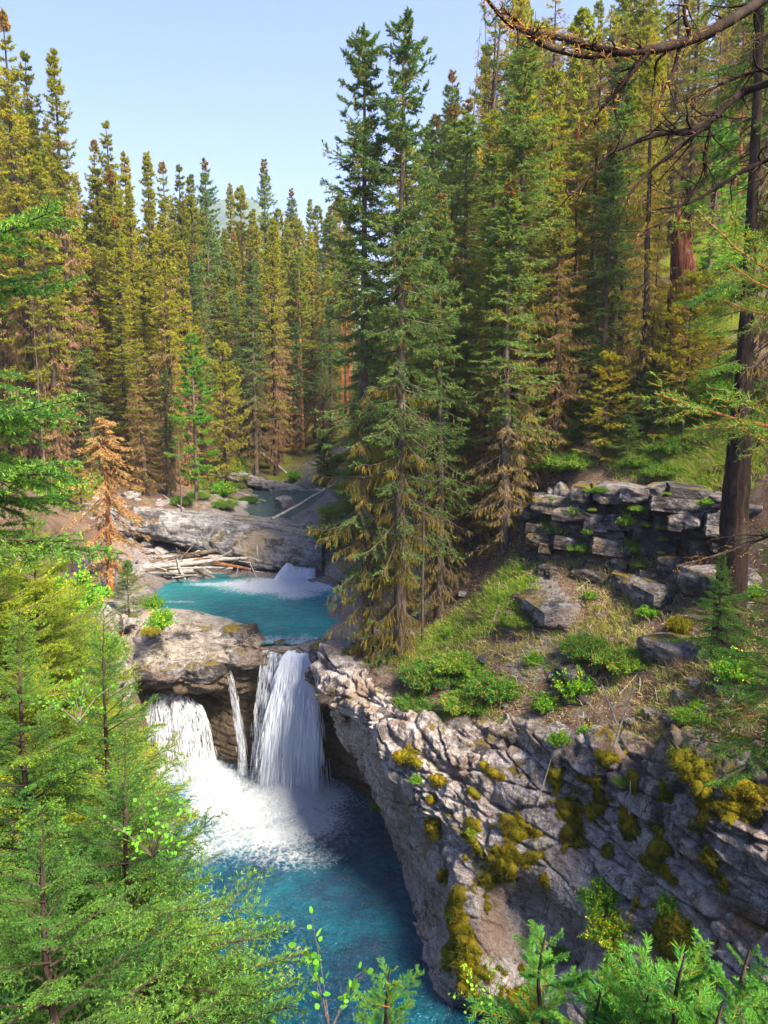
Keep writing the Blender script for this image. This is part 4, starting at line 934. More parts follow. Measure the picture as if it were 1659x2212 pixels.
# big trunk at the right edge and the broken snag
def limb_tree(): pass
def tube_mesh(name, pts, rad, mat, sides=12, rough=.12, seed=0, sub=40):
    P = crom(np.array(pts, float), np.linspace(0, len(pts) - 1, sub)); r_ = np.interp(np.linspace(0, 1, sub), np.linspace(0, 1, len(rad)), rad)
    g = Geo(); g.tubes(P[None], r_[None], sides); V = g.V[0]; c = np.repeat(P, sides, 0); d = V - c
    nz = ridged(np.column_stack([nrm(d)[:, 0] * 3, nrm(d)[:, 1] * 3, V[:, 2] * 1.2 + seed]), seed, 3)
    g.V[0] = c + d * (1 + rough * nz)[:, None]; return g.mesh(name, [mat], True)
b = at(1458, 800, 23.8); t_ = at(1462, 500, 23.8); st = thing('broken_snag', 'thick reddish brown broken trunk with splintered top on the orange slope', 'snag', b)
w_ = 23 / 1661 * 23.8
link('trunk', tube_mesh('snag_trunk', [(0, 0, -.3), (0, 0, .8), (.02, 0, 2), (.05, 0, 3.2), tuple(t_ - b)], [w_ * 1.25, w_ * 1.08, w_, w_ * .95, w_ * .55], M_snag, 26, .2, 5, 70), st)
g = Geo(); q = np.random.default_rng(5); n = 60; a = q.uniform(0, 6.28, n)
Bp = np.column_stack([np.cos(a) * w_ * .7, np.sin(a) * w_ * .7, (t_ - b)[2] - q.uniform(0, .5, n)]); g.blades(Bp, nrm(np.column_stack([q.normal(size=(n, 2)) * .12, np.ones(n)])), q.uniform(.2, .8, n), q.uniform(.05, .12, n))
link('splinters', g.mesh('splinters', [M_snag]), st)
g = Geo(); n = 260; hh = q.uniform(.2, 4.0, n); a = q.normal(size=n) * .5 - .4
Bp = np.column_stack([np.cos(a) * w_, np.sin(a) * w_, hh]); g.blades(Bp, nrm(q.normal(size=(n, 3))), .1, .025); link('lichen', g.mesh('lichen', [M_lichen]), st, label='yellow lichen up the right side of the trunk')
sp_ = at(1462, 480, 24); link('spike', tube_mesh('spike', [(-.15, 0, 2.8), (-.18, 0, 3.8), (-.16, 0, float(sp_[2] - b[2]) + .6)], [.16, .13, .04], M_snag, 8, .1, 3, 16), st)

# ------------------------------------------------------------------ close-up spruce boughs with single needles
def bough(name, seed, L, n_tw, nl, mats, spacing=.0035, flat=.25, droop=.12, nw=.0016, sub=True, tipfrac=.3, curl=.1, wid=.45, bare=0.):
    """bough along +X; each twig carries needles all round"""
    r = np.random.default_rng(seed); g = Geo()
    t = np.linspace(0, 1, 12); ax = np.column_stack([t * L, np.cumsum(r.normal(size=12)) * .008 * L, -droop * L * t ** 1.6 + curl * L * t ** 3])
    g.tubes(ax[None], (.012 * L * (1 - t * .85) + .0015)[None], 6, 0)
    segs = [(ax[i], ax[i + 1], 1) for i in range(int(2 + bare * 10), 11)]
    A = []
    for k in range(n_tw):
        s = .12 + .86 * (k + r.uniform(0, 1)) / n_tw; p = crom(ax, np.array([s * 11]))[0]; d = nrm(crom(ax, np.array([min(s * 11 + .3, 11)]))[0] - crom(ax, np.array([max(s * 11 - .3, 0)]))[0])
        sg = 1 if k % 2 else -1; an = sg * R(r.uniform(38, 62)); l = L * wid * (1 - s * .72) * r.uniform(.6, 1.1) + .03
        dd = nrm(np.array([d[0] * math.cos(an) - d[1] * math.sin(an), d[0] * math.sin(an) + d[1] * math.cos(an), d[2] + r.normal() * flat]))
        m_ = 5; pts = [p]; q = dd.copy()
        for j in range(m_):
            q = nrm(q + np.array([.09, 0, -.05]) + r.normal(size=3) * .06); pts.append(pts[-1] + q * l / m_)
        pts = np.array(pts); g.tubes(pts[None], (.0016 + .0025 * l / .3 * (1 - np.linspace(0, 1, 6)))[None], 4, 0)
        for j in range(m_): 
            if not (bare and j < 2): segs.append((pts[j], pts[j + 1], (j + 1) / m_))
        if sub and l > .09:
            ns = int(l / .05)
            for j in range(ns):
                u = .25 + .7 * (j + .5) / ns; b0 = crom(pts, np.array([u * m_]))[0]; e = pts[min(int(u * m_) + 1, m_)] - pts[int(u * m_)]; e = nrm(e)
                a2 = (1 if j % 2 else -1) * R(r.uniform(40, 60)); l2 = l * .42 * (1 - u * .6) * r.uniform(.6, 1.1) + .015
                e2 = nrm(np.array([e[0] * math.cos(a2) - e[1] * math.sin(a2), e[0] * math.sin(a2) + e[1] * math.cos(a2), e[2] + r.normal() * flat * .8]))
                pe = b0 + e2 * l2 + np.array([0, 0, -.1 * l2]); g.tubes(np.array([[b0, pe]]), np.array([[.0016, .0008]]), 3, 0); segs.append((b0, pe, 1))
    S0 = np.array([s[0] for s in segs]); S1 = np.array([s[1] for s in segs]); ln = np.linalg.norm(S1 - S0, axis=1); tip = np.array([s[2] for s in segs])
    cnt = np.maximum((ln / spacing).astype(int), 2); si = np.repeat(np.arange(len(segs)), cnt); n = len(si); u = r.uniform(size=n)
    ax_ = nrm(S1 - S0)[si]; B = S0[si] + (S1 - S0)[si] * u[:, None]; rd = r.normal(size=(n, 3)); rd[:, 2] += .35; rd = nrm(rd - (rd * ax_).sum(1)[:, None] * ax_)
    D = nrm(ax_ * r.uniform(.5, 1.0, n)[:, None] + rd * .85); Ln = nl * r.uniform(.75, 1.15, n); m = np.where((tip[si] >= 1) & (u > 1 - tipfrac), 2, 1)
    rv = nrm(np.cross(D, nrm(r.normal(size=(n, 3))))); W = nw * r.uniform(.8, 1.3, n)[:, None]
    V = np.stack([B - rv * W / 2, B + rv * W / 2, B + D * Ln[:, None] * .6 + rv * W * .45, B + D * Ln[:, None], B + D * Ln[:, None] * .6 - rv * W * .45], 1).reshape(-1, 3)
    k = np.arange(n)[:, None] * 5
    g.add(V, T=np.concatenate([k + 2, k + 3, k + 4], 1), m=m); g.add(V[:0], None, None) if False else None
    g.Q.append(np.concatenate([k, k + 1, k + 2, k + 4], 1) + g.n - len(V)); g.QM.append(m)
    return g.mesh(name, mats)
M_fresh = leafmat('needles_fresh', (.035, .12, .035), (.085, .23, .045), (.2, .34, .06), .35, 3.0)
MN = [M_barkd, M_near, M_tip]; MNy = [M_bark, M_tip, M_yflow]; MNd = [M_barkd, M_dead, M_dead]; MNl = [M_bark, M_ylime, M_ylime]
BG = [bough('bough', 500 + i, 1.0, 17, .028, MN, .004, wid=.48, nw=.0044, flat=.14, tipfrac=.2) for i in range(4)]
BGy = [bough('bough', 510 + i, 1.0, 18, .032, MNl, .006, nw=.006, flat=.14) for i in range(2)]
BGd = [bough('bough', 520 + i, 1.0, 14, .02, MNd, .02, flat=.6, nw=.0022, bare=.1) for i in range(2)]
MB = [M_barko, M_fresh, M_lime]
BGs = [bough('bough', 530 + i, .4, 10, .036, MB, .00125, droop=-.05, nw=.0038, sub=False, wid=.5, tipfrac=.5, flat=.15) for i in range(2)]
def orient(loc, d, s, roll=0., up=Vector((0, 0, 1))):
    x = Vector(d).normalized(); y = up.cross(x); y = y.normalized() if y.length > 1e-3 else Vector((0, 1, 0)); z = x.cross(y)
    M = Matrix((x, y, z)).transposed().to_4x4() @ Matrix.Rotation(roll, 4, 'X')
    return Matrix.Translation(Vector(loc)) @ M @ Matrix.Diagonal((s, s, s, 1))
def sapling(label, x, yt, Y, ybot, Rb, seed, meshes, n=46, group=None, zmul=1., leader=True, name='spruce_tree', trunkmat=None, azr=None):
    """near spruce: trunk, leader and boughs as parts"""
    r = np.random.default_rng(seed); top = at(x, yt, Y); bot = at(x, ybot, Y); H = top[2] - bot[2]
    base = np.array([top[0], top[1], bot[2]]); root = thing(name, label, 'tree', base, group)
    link('trunk', tube_mesh('trunk', [(0, 0, 0), (.03, .0, H * .35), (-.02, .01, H * .7), (0, 0, H)], [.028 * Rb + .012, .02 * Rb + .008, .012 * Rb + .004, .003], trunkmat or M_barkd, 8, .12, seed, 24), root)
    if leader: link('leader', meshes[0], root, M=orient((0, 0, H - .22), (0, .02, 1), .45 * min(Rb + .3, 1)))
    if meshes is BGs: Rb *= 3.6
    for i in range(n):
        f = (i + r.uniform(0, 1)) / n; z = H * (1 - f) - .03; az = i * 2.4 + r.normal() * .3 if azr is None else r.uniform(*azr)
        L = (Rb * f ** .75 * r.uniform(.5, 1.25) + .1); el = R(38) * (1 - f) - R(10) * f + r.normal() * .1
        link('bough', meshes[r.integers(len(meshes))], root, M=orient((0, 0, z), (math.cos(az) * math.cos(el), math.sin(az) * math.cos(el), math.sin(el)), L, r.normal() * .25))
    return root
sapling('near spruce with a pointed leader on the left below the yellow green tree', 222, 1390, 4.6, 2330, .74, 601, BG, 120)
sapling('near spruce at the left edge with dense green boughs', 40, 1420, 4.3, 2330, .95, 602, BG, 120)
sapling('near spruce at bottom left whose long boughs reach over the lower pool', 268, 1690, 3.9, 2650, 1.35, 603, BG, 130)
sapling('dark near spruce filling the bottom left corner', 90, 1850, 3.1, 2600, .9, 604, BG, 75)
sapling('spruce tips rising from the bottom centre of the frame', 842, 2085, 3.3, 2560, .42, 605, BGs, 30)
sapling('yellow green lit tree behind the near spruces at left', 70, 1130, 8.2, 1900, 1.5, 606, BGy, 190)
sapling('second yellow green lit tree nearer the sill at left', 150, 1290, 9.2, 1800, 1.2, 607, BGy, 120)
sapling('yellow green tree cut by the left edge of the frame', -60, 1080, 7.6, 1800, 1.4, 608, BGy, 120)
for i, (x, yt, Y, rb) in enumerate([(1180, 2010, 2.7, .35), (1300, 2130, 2.5, .32), (1480, 2060, 2.3, .34), (1620, 2050, 2.2, .36), (1400, 2150, 2.4, .3), (1560, 2170, 2.1, .3), (1080, 2170, 3.0, .3)]):
    sapling(['pale blue green spruce tip left of the others at bottom right', 'small spruce tip second from left at bottom right', 'bright spruce tip with yellow buds at bottom right', 'spruce tip cut by the right edge at bottom right', 'low spruce tip between the bright ones at bottom right', 'lowest spruce tip in the right bottom corner', 'small spruce tip under the cliff foot at bottom'][i], x, yt, Y, yt + 420, rb, 620 + i, BGs, 22)
def reach(label, name, root_px, Y, specs, meshes, trunk=None, seed=0, cat='tree'):
    """tree whose trunk stands outside the frame; boughs reach in. specs: (x0,y0,x1,y1,scale_mul)"""
    r = np.random.default_rng(seed); top = at(root_px[0], root_px[1], Y); bot = at(root_px[0], root_px[2], Y); H = top[2] - bot[2]
    base = np.array([top[0], top[1], bot[2]]); root = thing(name, label, cat, base)
    link('trunk', tube_mesh('trunk', [(0, 0, 0), (.04, 0, H * .5), (0, 0, H)], trunk or [.16, .12, .07], M_barkd, 12, .14, seed, 40), root)
    for (x0, y0, x1, y1, Ya, k) in specs:
        a = at(x0, y0, Y); b_ = at(x1, y1, Y + Ya); d = b_ - a; L = np.linalg.norm(d)
        for j in range(k):
            sh = r.normal(size=3) * .05 * L
            link('bough', meshes[r.integers(len(meshes))], root, M=orient(a - base + sh * .4, d + sh * 1.5, L * r.uniform(.85, 1.05), r.normal() * .3))
    return root
reach('dark green tree beyond the left edge whose boughs reach across the dead conifer', 'spruce_tree', (-170, 300, 1500), 6.0,
      [(-170,560,125,470,-.4,2),(-170,650,150,585,.3,2),(-170,900,130,860,-.3,3),(-170,930,200,1000,.2,2),(-170,1010,150,985,-.5,2),(-170,1060,150,1070,.2,2),(-170,1120,235,1145,-.2,2),(-170,760,60,820,0,2)], BG, seed=31)

# ------------------------------------------------------------------ limbs reaching in from the right
def px_limb(parent, base, pts, r0, r1, mat=M_barkshade, seed=0, twigs=0, tl=.25, needles=None, name='limb'):
    P = np.array([at(*q) for q in pts]) - base; P = crom(P, np.linspace(0, len(pts) - 1, 30)); q = np.random.default_rng(seed)
    P = P + np.cumsum(q.normal(size=P.shape), 0) * .0035 * np.linalg.norm(P[-1] - P[0]) / 3
    g = Geo(); rad = np.linspace(r0, r1, 30) * (1 + .15 * q.normal(size=30) * (np.arange(30) % 3 == 0)); g.tubes(P[None], rad[None], 8)
    for k in range(twigs):
        i = q.integers(3, 29); d = nrm(P[min(i + 1, 29)] - P[i - 1]); e = nrm(d * .7 + q.normal(size=3) * .6 + np.array([0, 0, -.25])); l = tl * q.uniform(.3, 1.1); m_ = 6
        pt = [P[i]]; 
        for j in range(m_): e = nrm(e + q.normal(size=3) * .18 + np.array([0, 0, .04])); pt.append(pt[-1] + e * l / m_)
        pt = np.array(pt); g.tubes(pt[None], np.linspace(rad[i] * .4 + .001, .0012, m_ + 1)[None], 5)
        for j in range(4):
            a = q.integers(1, m_); e2 = nrm(e + q.normal(size=3) * .8); b2 = pt[a] + e2 * l * .4; g.tubes(np.stack([pt[a], (pt[a] + b2) / 2 + q.normal(size=3) * .01 * l, b2])[None], np.array([[.002, .0014, .0008]]), 3)
    o = link(name, g.mesh(name, [mat], True), parent)
    if needles:
        n, ln, w, mats = needles; g = Geo(); i = q.integers(4, 30, n); d = nrm(P[np.minimum(i, 28) + 1] - P[np.minimum(i, 28)])
        B = P[i] + q.normal(size=(n, 3)) * .012; D = nrm(d * .4 + q.normal(size=(n, 3))); global rng; g.blades(B, D, ln * q.uniform(.6, 1.3, n), w)
        link('needles', g.mesh('needles', [mats]), parent, kind='stuff')
    return o
bR = at(1810, 1200, 3.4); tr_ = thing('overhanging_spruce', 'near spruce beyond the right edge whose dark dead limbs cross the top right corner', 'tree', bR)
TOP = at(1810, -300, 3.4) - bR
link('trunk', tube_mesh('trunk', [(0, 0, -1.2), (0, 0, .6), tuple(TOP * .5), tuple(TOP)], [.15, .14, .12, .1], M_barkd, 14, .15, 9, 40), tr_)
dn = (520, .034, .004, M_dead)
px_limb(tr_, bR, [(1810,-110,3.4),(1600,33,3.3),(1480,92,3.2),(1400,110,3.1),(1330,115,3.0),(1240,92,2.95),(1160,72,2.9),(1100,48,2.85),(1045,-15,2.8)], .023, .005, seed=1, twigs=16, tl=.2, needles=dn)
px_limb(tr_, bR, [(1330,115,3.0),(1270,122,2.95),(1200,108,2.9),(1150,85,2.9),(1120,50,2.9),(1085,20,2.9)], .012, .004, seed=2, twigs=9, tl=.14, needles=(120, .03, .004, M_dead))
px_limb(tr_, bR, [(1400,112,3.1),(1368,150,3.1),(1330,200,3.1),(1300,235,3.1),(1262,285,3.1)], .014, .003, seed=3, twigs=8, tl=.15, needles=(50, .03, .004, M_dead))
px_limb(tr_, bR, [(1470,95,3.2),(1455,150,3.2),(1435,190,3.15),(1420,235,3.1)], .01, .003, seed=4, twigs=5, tl=.12, needles=(60, .03, .004, M_dead))
px_limb(tr_, bR, [(1500,-40,3.2),(1478,20,3.2),(1490,70,3.2),(1485,92,3.2)], .008, .008, seed=5, twigs=5, tl=.12, needles=(60, .03, .004, M_dead))
for sd_, y0, pts, r0, r1, tw in [
    (11, 0, [(1800,140,4.8),(1624,192,5.2),(1575,225,5.1),(1529,270,5.0),(1479,310,4.9),(1404,370,4.8),(1354,425,4.7)], .028, .005, 16),
    (12, 0, [(1529,270,5.0),(1480,285,4.95),(1429,287,4.9),(1329,322,4.8),(1279,375,4.7),(1215,435,4.6)], .025, .004, 14),
    (13, 0, [(1800,310,4.8),(1660,345,5.3),(1594,375,5.2),(1529,415,5.1),(1479,440,5.0),(1404,455,4.9)], .022, .004, 12),
    (14, 0, [(1534,285,5.0),(1524,340,5.0),(1521,390,5.0),(1454,465,4.9),(1384,512,4.8)], .014, .004, 9),
    (15, 0, [(1800,120,4.8),(1604,162,5.2),(1540,190,5.1),(1474,222,5.0)], .014, .004, 6)]:
    px_limb(tr_, bR, pts, r0, r1, seed=sd_, twigs=tw, tl=.42, needles=(40, .04, .005, M_dead))
BGk = [bough('bough', 540 + i, 1.0, 16, .034, [M_barko, M_near, M_blue], .007, nw=.004, wid=.5, flat=.3) for i in range(2)]
for (x0, y0, x1, y1, Y) in [(1740,640,1500,452,2.9),(1740,660,1560,560,2.8),(1740,935,1422,838,2.8),(1740,990,1560,900,2.9),(1740,700,1545,640,3.0)]:
    a = at(x0, y0, Y); b_ = at(x1, y1, Y - .1); link('bough', BGk[(x0 + y0) % 2], tr_, M=orient(a - bR, b_ - a, np.linalg.norm(b_ - a), .3))
for (x0, y0, x1, y1, Y) in [(1750,800,1600,880,3.2),(1740,1130,1460,1215,3.6),(1760,20,1600,90,3.2)]:
    a = at(x0, y0, Y); b_ = at(x1, y1, Y - .1); link('bough', BGd[(x0 + y0) % 2], tr_, M=orient(a - bR, b_ - a, np.linalg.norm(b_ - a), .3))
# dark trunk rising at the right edge
b = at(1588, 1165, 16); b[2] = min(b[2], g1(b[0], b[1])) - .2
tk = thing('spruce_tree', 'dark thick trunk with hanging dark boughs rising at the right edge above the outcrop', 'tree', b)
link('trunk', tube_mesh('trunk', [(0, 0, 0)] + [tuple(at(x, y, 16) - b) for x, y in [(1592,1040),(1606,820),(1622,500),(1638,150),(1650,-200)]], [.33, .23, .12, .08, .05], M_barkshade, 18, .16, 12, 80), tk)
link('crown', K['blue'][1]['crown'], tk, M=RM((.35, 0, 4.2), (.62, .62, .9)))
q = np.random.default_rng(3)
for i in range(60):
    y = q.uniform(-100, 930); x = np.interp(y, [-200, 500, 1040], [1650, 1622, 1592]); az = q.uniform(-.9, 4.0); L = q.uniform(.7, 1.5)
    link('bough', (BG + BGd)[q.integers(6)], tk, M=orient(at(x, y, 16) - b, (math.cos(az), math.sin(az) * .8, -.35 + q.normal() * .15), L, q.normal() * .3))
sapling('dark spruce boughs hanging over the cliff at the right edge', 1700, 1080, 10.5, 1640, .95, 641, BGk + BG, 90)
sapling('small green spruce growing beside the tilted slab at right', 1560, 1225, 13.5, 1380, .7, 642, BG, 46)

# ------------------------------------------------------------------ driftwood and logs
def log(label, a, b_, r0, r1, mat, seed, group=None, name='log'):
    a, b_ = np.array(a), np.array(b_); q = np.random.default_rng(seed); m_ = 9; P = a + (b_ - a) * np.linspace(0, 1, m_)[:, None] + np.cumsum(q.normal(size=(m_, 3)), 0) * .012 * np.linalg.norm(b_ - a) / 3
    me = tube_mesh(name, list(P - a), [r0 * 1.1, r0, (r0 + r1) / 2, r1], mat, 10, .1, seed, 22)
    o = link(name, me, loc=a, label=label, category='log')
    if group: o['group'] = group
    g = Geo(); ends = [(P[0] - a, r0 * 1.05), (P[-1] - a, r1)]
    for c, r_ in ends:
        d = nrm(b_ - a); u = nrm(np.cross(d, [0, 0, 1])); v = np.cross(d, u); an = np.arange(9) * 2 * math.pi / 9
        g.add(np.concatenate([[c + (d * .02 if r_ == r1 else -d * .02)], c + r_ * (np.cos(an)[:, None] * u + np.sin(an)[:, None] * v)]), T=[(0, 1 + k, 1 + (k + 1) % 9) for k in range(9)])
    link('cut_end', g.mesh('cut_end', [M_drift]), o); return o
LG = 'driftwood logs piled behind the upper pool'
for i, (x0, y0, Y0, x1, y1, Y1, r0, r1, lab) in enumerate([
    (158,1247,32.6,432,1206,34.2,.13,.08,'long pale log at the left end of the driftwood pile'), (250,1234,32.9,535,1208,33.8,.11,.07,'longest smooth white log across the driftwood pile'),
    (300,1243,32.8,420,1232,33.2,.12,.1,'short thick pale log low in the driftwood pile'), (330,1203,34.6,525,1207,34.1,.07,.05,'thin dark log along the back of the driftwood pile'),
    (285,1226,33.8,470,1190,34.4,.14,.1,'dark brown broken log lying across the driftwood pile'), (425,1210,33.9,541,1231,33.1,.09,.06,'reddish log pointing down to the pool at the right of the pile'),
    (270,1218,34.2,425,1224,33.4,.07,.05,'thin grey log crossing the middle of the pile'), (350,1228,33.3,500,1226,33.2,.06,.05,'slim pale log along the front of the pile'),
    (385,1222,33.3,400,1252,32.5,.07,.04,'stubby log end poking toward the pool'), (300,1172,36.2,372,1158,36.8,.07,.05,'grey log wedged under the slab at its left end'),
    (296,1190,36,340,1186,35.8,.06,.05,'short log lying in the dark recess of the slab'), (420,1195,34.8,455,1180,35.2,.05,.03,'thin upright log leaning on the back of the pile'),
    (200,1262,32,320,1236,33,.08,.05,'weathered log at the foot of the dead orange conifer')]):
    log(lab, at(x0, y0, Y0), at(x1, y1, Y1), r0, r1, M_drift if i not in (4, 5) else M_barko if i == 5 else M_bark, 700 + i, LG)
q = np.random.default_rng(8)
for i in range(34):
    x, y = q.uniform(200, 560), q.uniform(1195, 1250); a = at(x, y, 33.6 - (y - 1195) / 60 * 1.2); d = nrm(np.array([q.normal(), q.normal() * .4, q.normal() * .25])) * q.uniform(.4, 1.3)
    log('weathered stick among the driftwood pile', a, a + d, .03, .018, M_drift if i % 3 else M_bark, 730 + i, 'sticks of the driftwood pile', 'stick')
for i, (x0, y0, Y0, x1, y1, Y1, r0, lab) in enumerate([
    (587,1121,39,724,1046,42,.07,'thin bleached log leaning over the upper river from the right'), (565,979,62,651,1044,57,.12,'long bare log slanting down behind the far ledge'),
    (658,979,64,686,1040,58,.1,'short bare log leaning beside the far ledge'), (514,1065,50,572,1083,48,.08,'log lying on the gravel by the upper river'),
    (350,1070,42,400,1098,40,.06,'thin stick on the soil at the edge of the slab'), (1350,900,24,1420,840,25,.06,'pale broken stick lying on the mossy bank')]):
    log(lab, at(x0, y0, Y0), at(x1, y1, Y1), r0, r0 * .6, M_drift, 760 + i)
q = np.random.default_rng(18)
for i in range(44):
    x, y = q.uniform(900, 1640), q.uniform(1240, 1640); p = ground_hit(x, y, 10, 40)
    if inside(p[None, :2], poly)[0]: continue
    l = q.uniform(.25, .8); az = q.uniform(0, 6.28); e = p + np.array([math.cos(az) * l, math.sin(az) * l, 0]); e[2] = g1(e[0], e[1]) + .1
    log('thin dead stick lying on the rocky slope', p + np.array([0, 0, .06]), e, .012, .005, M_drift if i % 2 else M_bark, 800 + i, 'dead sticks on the slope', 'stick')
for i, (x0, y0, x1, y1, Y, lab) in enumerate([(1325,1612,1372,1470,14.6,'grey forked dead branch standing over the cliff rim'), (1330,1560,1300,1480,14.9,'curved dead branch leaning left over the cliff rim'), (1160,1740,1190,1640,15.6,'pale stick caught in the crack of the cliff'), (1360,1760,1362,1690,14.0,'short pale root on the cliff face')]):
    log(lab, at(x0, y0, Y), at(x1, y1, Y), .02, .008, M_drift, 880 + i, name='branch')

# ------------------------------------------------------------------ moss, shrubs, grass
CV = ROCKS['cliff'].reshape(-1, 3)
def project(P):
    d = P - np.array([0, 0, CAM_H]); f = d[:, 1] * cp - d[:, 2] * sp; up = d[:, 1] * sp + d[:, 2] * cp
    return np.column_stack([829.5 + d[:, 0] / f * 1661, 1106 - up / f * 1661]), f
cpx, cf = project(CV)
def cliff_hit(x, y):
    d = np.hypot(cpx[:, 0] - x, cpx[:, 1] - y); c = np.where(d < 9)[0]
    if not len(c): c = np.array([d.argmin()])
    return CV[c[cf[c].argmin()]]
def fuzz(g, n, rx, ry, rz, L, W, m=0, down=.3, seed=0):
    q = np.random.default_rng(seed); d = nrm(q.normal(size=(n, 3))); B = d * np.array([rx, ry, rz]) * .93
    D = nrm(d + q.normal(size=(n, 3)) * .5 + np.array([0, 0, -down])); g.blades(B, D, L * q.uniform(.5, 1.3, n), W, m)
CG = ROCKS['cliff']; CN = pnorm(CG)
def moss_on_cliff(x, y, rx, rz, label, seed, thick=.16):
    c = cliff_hit(x, y); P = CG; d = P - c; e = np.sqrt((d[..., 0] / rx) ** 2 + (d[..., 1] / rx) ** 2 + (d[..., 2] / rz) ** 2)
    i0, i1 = np.where((e < 1.6).any(1))[0][[0, -1]]; j0, j1 = np.where((e < 1.6).any(0))[0][[0, -1]]
    sub = P[i0:i1 + 1, j0:j1 + 1]; nn = CN[i0:i1 + 1, j0:j1 + 1]; e = e[i0:i1 + 1, j0:j1 + 1]; sh = sub.shape[:2]
    f = fbm(sub.reshape(-1, 3) * 2.6, seed, 4).reshape(sh); lump_ = .5 + .5 * ridged(sub.reshape(-1, 3) * 5, seed + 1, 3).reshape(sh); e2 = e + f * 1.25 + .1 * lump_
    k = 1 - np.clip(e2, 0, 1) ** 2; lump = lump_
    S = sub + nn * ((k * thick * (.25 + lump) * .6) + np.where(e2 < 1, .015, -.05))[..., None]
    Q = grid_quads(*sh); keep = (e2.ravel()[Q] < 1.06).all(1); Q = Q[keep]; used = np.unique(Q); 
    if len(used) < 10: return
    re_ = np.zeros(S.shape[0] * S.shape[1], int); re_[used] = np.arange(len(used)); V = S.reshape(-1, 3)[used]; Nf = nn.reshape(-1, 3)[used]; o = V.mean(0)
    g = Geo(); g.add(V - o, Q=re_[Q]); q = np.random.default_rng(seed); n = min(9000, len(used) * 5); i = q.integers(0, len(used), n)
    global rng; rng = q
    g.blades(V[i] - o + q.normal(size=(n, 3)) * .012, nrm(Nf[i] + q.normal(size=(n, 3)) * .6 + np.array([0, 0, -.2])), q.uniform(.02, .055, n), .012, 0)
    if rx > .35:
        n = 220; i = q.integers(0, len(used), n); g.blades(V[i] - o, nrm(Nf[i] * .8 + q.normal(size=(n, 3)) * .5 + np.array([0, 0, -.2])), q.uniform(.08, .26, n), .008, 1)
    ob = link('moss_clump', g.mesh('moss_clump', [M_moss, M_grass], True), loc=o, label=label, category='moss')
    if label.startswith('thin ragged'): ob['group'] = 'ragged moss mats on the cliff'
for i, (x, y, rx, rz, lab) in enumerate([
    (1050,1850,.52,.4,'large round moss clump with hanging grass on the left part of the cliff face'), (1220,1800,.22,.38,'tall golden moss clump in the middle of the cliff face'),
    (1410,1825,.3,.2,'flat brown moss patch on the cliff right of the middle'), (1425,2010,.55,.42,'largest moss cushion low on the cliff beside the yellow leaved shrub'),
    (1195,1680,.22,.3,'olive moss patch below the bright fern on the cliff'), (1290,1740,.2,.25,'moss patch on the cracked upper cliff'),
    (980,1990,.45,.75,'dark moss mat on the shaded undercut of the cliff'), (1000,2090,.5,.6,'lower dark moss mat on the shaded undercut'), (1130,2160,.4,.28,'moss cushion near the foot of the cliff'),
    (1490,1640,.45,.22,'orange moss cap on the ledge at the upper right of the cliff'), (1500,1700,.3,.2,'small orange moss patch under the mossy ledge'), (860,1640,.2,.14,'moss tuft on the left end of the cliff rim'),
    (1490,2110,.4,.35,'moss mound behind the bright spruce tip at bottom right'), (1300,1630,.25,.12,'thin moss on the rim above the middle of the cliff'), (1350,1770,.18,.3,'narrow hanging moss strip on the cliff')]):
    moss_on_cliff(x, y, rx * 1.1, rz * 1.1, lab, 900 + i, .1 + rx * .35)
def bush(name, seed, r_, h, n_st, n_l, ll, lw, mats, probs, leaf=False):
    """many stems from the root, leaf or needle blades round each"""
    q = np.random.default_rng(seed); g = Geo(); az = q.uniform(0, 6.28, n_st); sp_ = q.uniform(.1, 1, n_st) ** .6
    E = np.column_stack([np.cos(az) * sp_ * r_, np.sin(az) * sp_ * r_, h * (1.05 - .6 * sp_ ** 2) * q.uniform(.6, 1.1, n_st)])
    t = np.linspace(0, 1, 5)[None, :, None]; P = E[:, None] * t * np.array([1, 1, 1.]) + np.array([0, 0, 1]) * (t * (1 - t)) * h * .3 + q.normal(size=(n_st, 5, 3)) * .03 * r_ * t
    g.tubes(P, np.linspace(.012, .003, 5)[None] * np.ones((n_st, 1)) * r_, 3, 0)
    si = np.repeat(np.arange(n_st), n_l); u = q.uniform(.25, 1.02, len(si)); k = np.minimum((u * 4).astype(int), 3); f = u * 4 - k
    B = P[si, k] * (1 - f)[:, None] + P[si, k + 1] * f[:, None] + q.normal(size=(len(si), 3)) * .05 * r_
    D = nrm(nrm(E)[si] * .5 + q.normal(size=(len(si), 3)) * .7 + np.array([0, 0, .3])); n = len(si); L = ll * q.uniform(.6, 1.3, n); W = lw * q.uniform(.7, 1.2, n)
    m = q.choice(np.arange(1, len(mats)), n, p=probs); rv = nrm(np.cross(D, nrm(q.normal(size=(n, 3)) + np.array([0, 0, 1.]))))
    if leaf:
        V = np.stack([B, B + D * L[:, None] * .3 - rv * W[:, None] * .5, B + D * L[:, None] * .75 - rv * W[:, None] * .38, B + D * L[:, None], B + D * L[:, None] * .75 + rv * W[:, None] * .38, B + D * L[:, None] * .3 + rv * W[:, None] * .5], 1).reshape(-1, 3)
        k = np.arange(n)[:, None] * 6; g.add(V, Q=np.concatenate([np.concatenate([k, k + 1, k + 2, k + 3], 1), np.concatenate([k, k + 3, k + 4, k + 5], 1)]), m=np.concatenate([m, m]))
    else:
        V = np.stack([B - rv * W[:, None] / 2, B + rv * W[:, None] / 2, B + D * L[:, None]], 1).reshape(-1, 3); g.add(V, T=np.arange(3 * n).reshape(n, 3), m=m)
    return g.mesh(name, mats)
q = np.random.default_rng(1234)
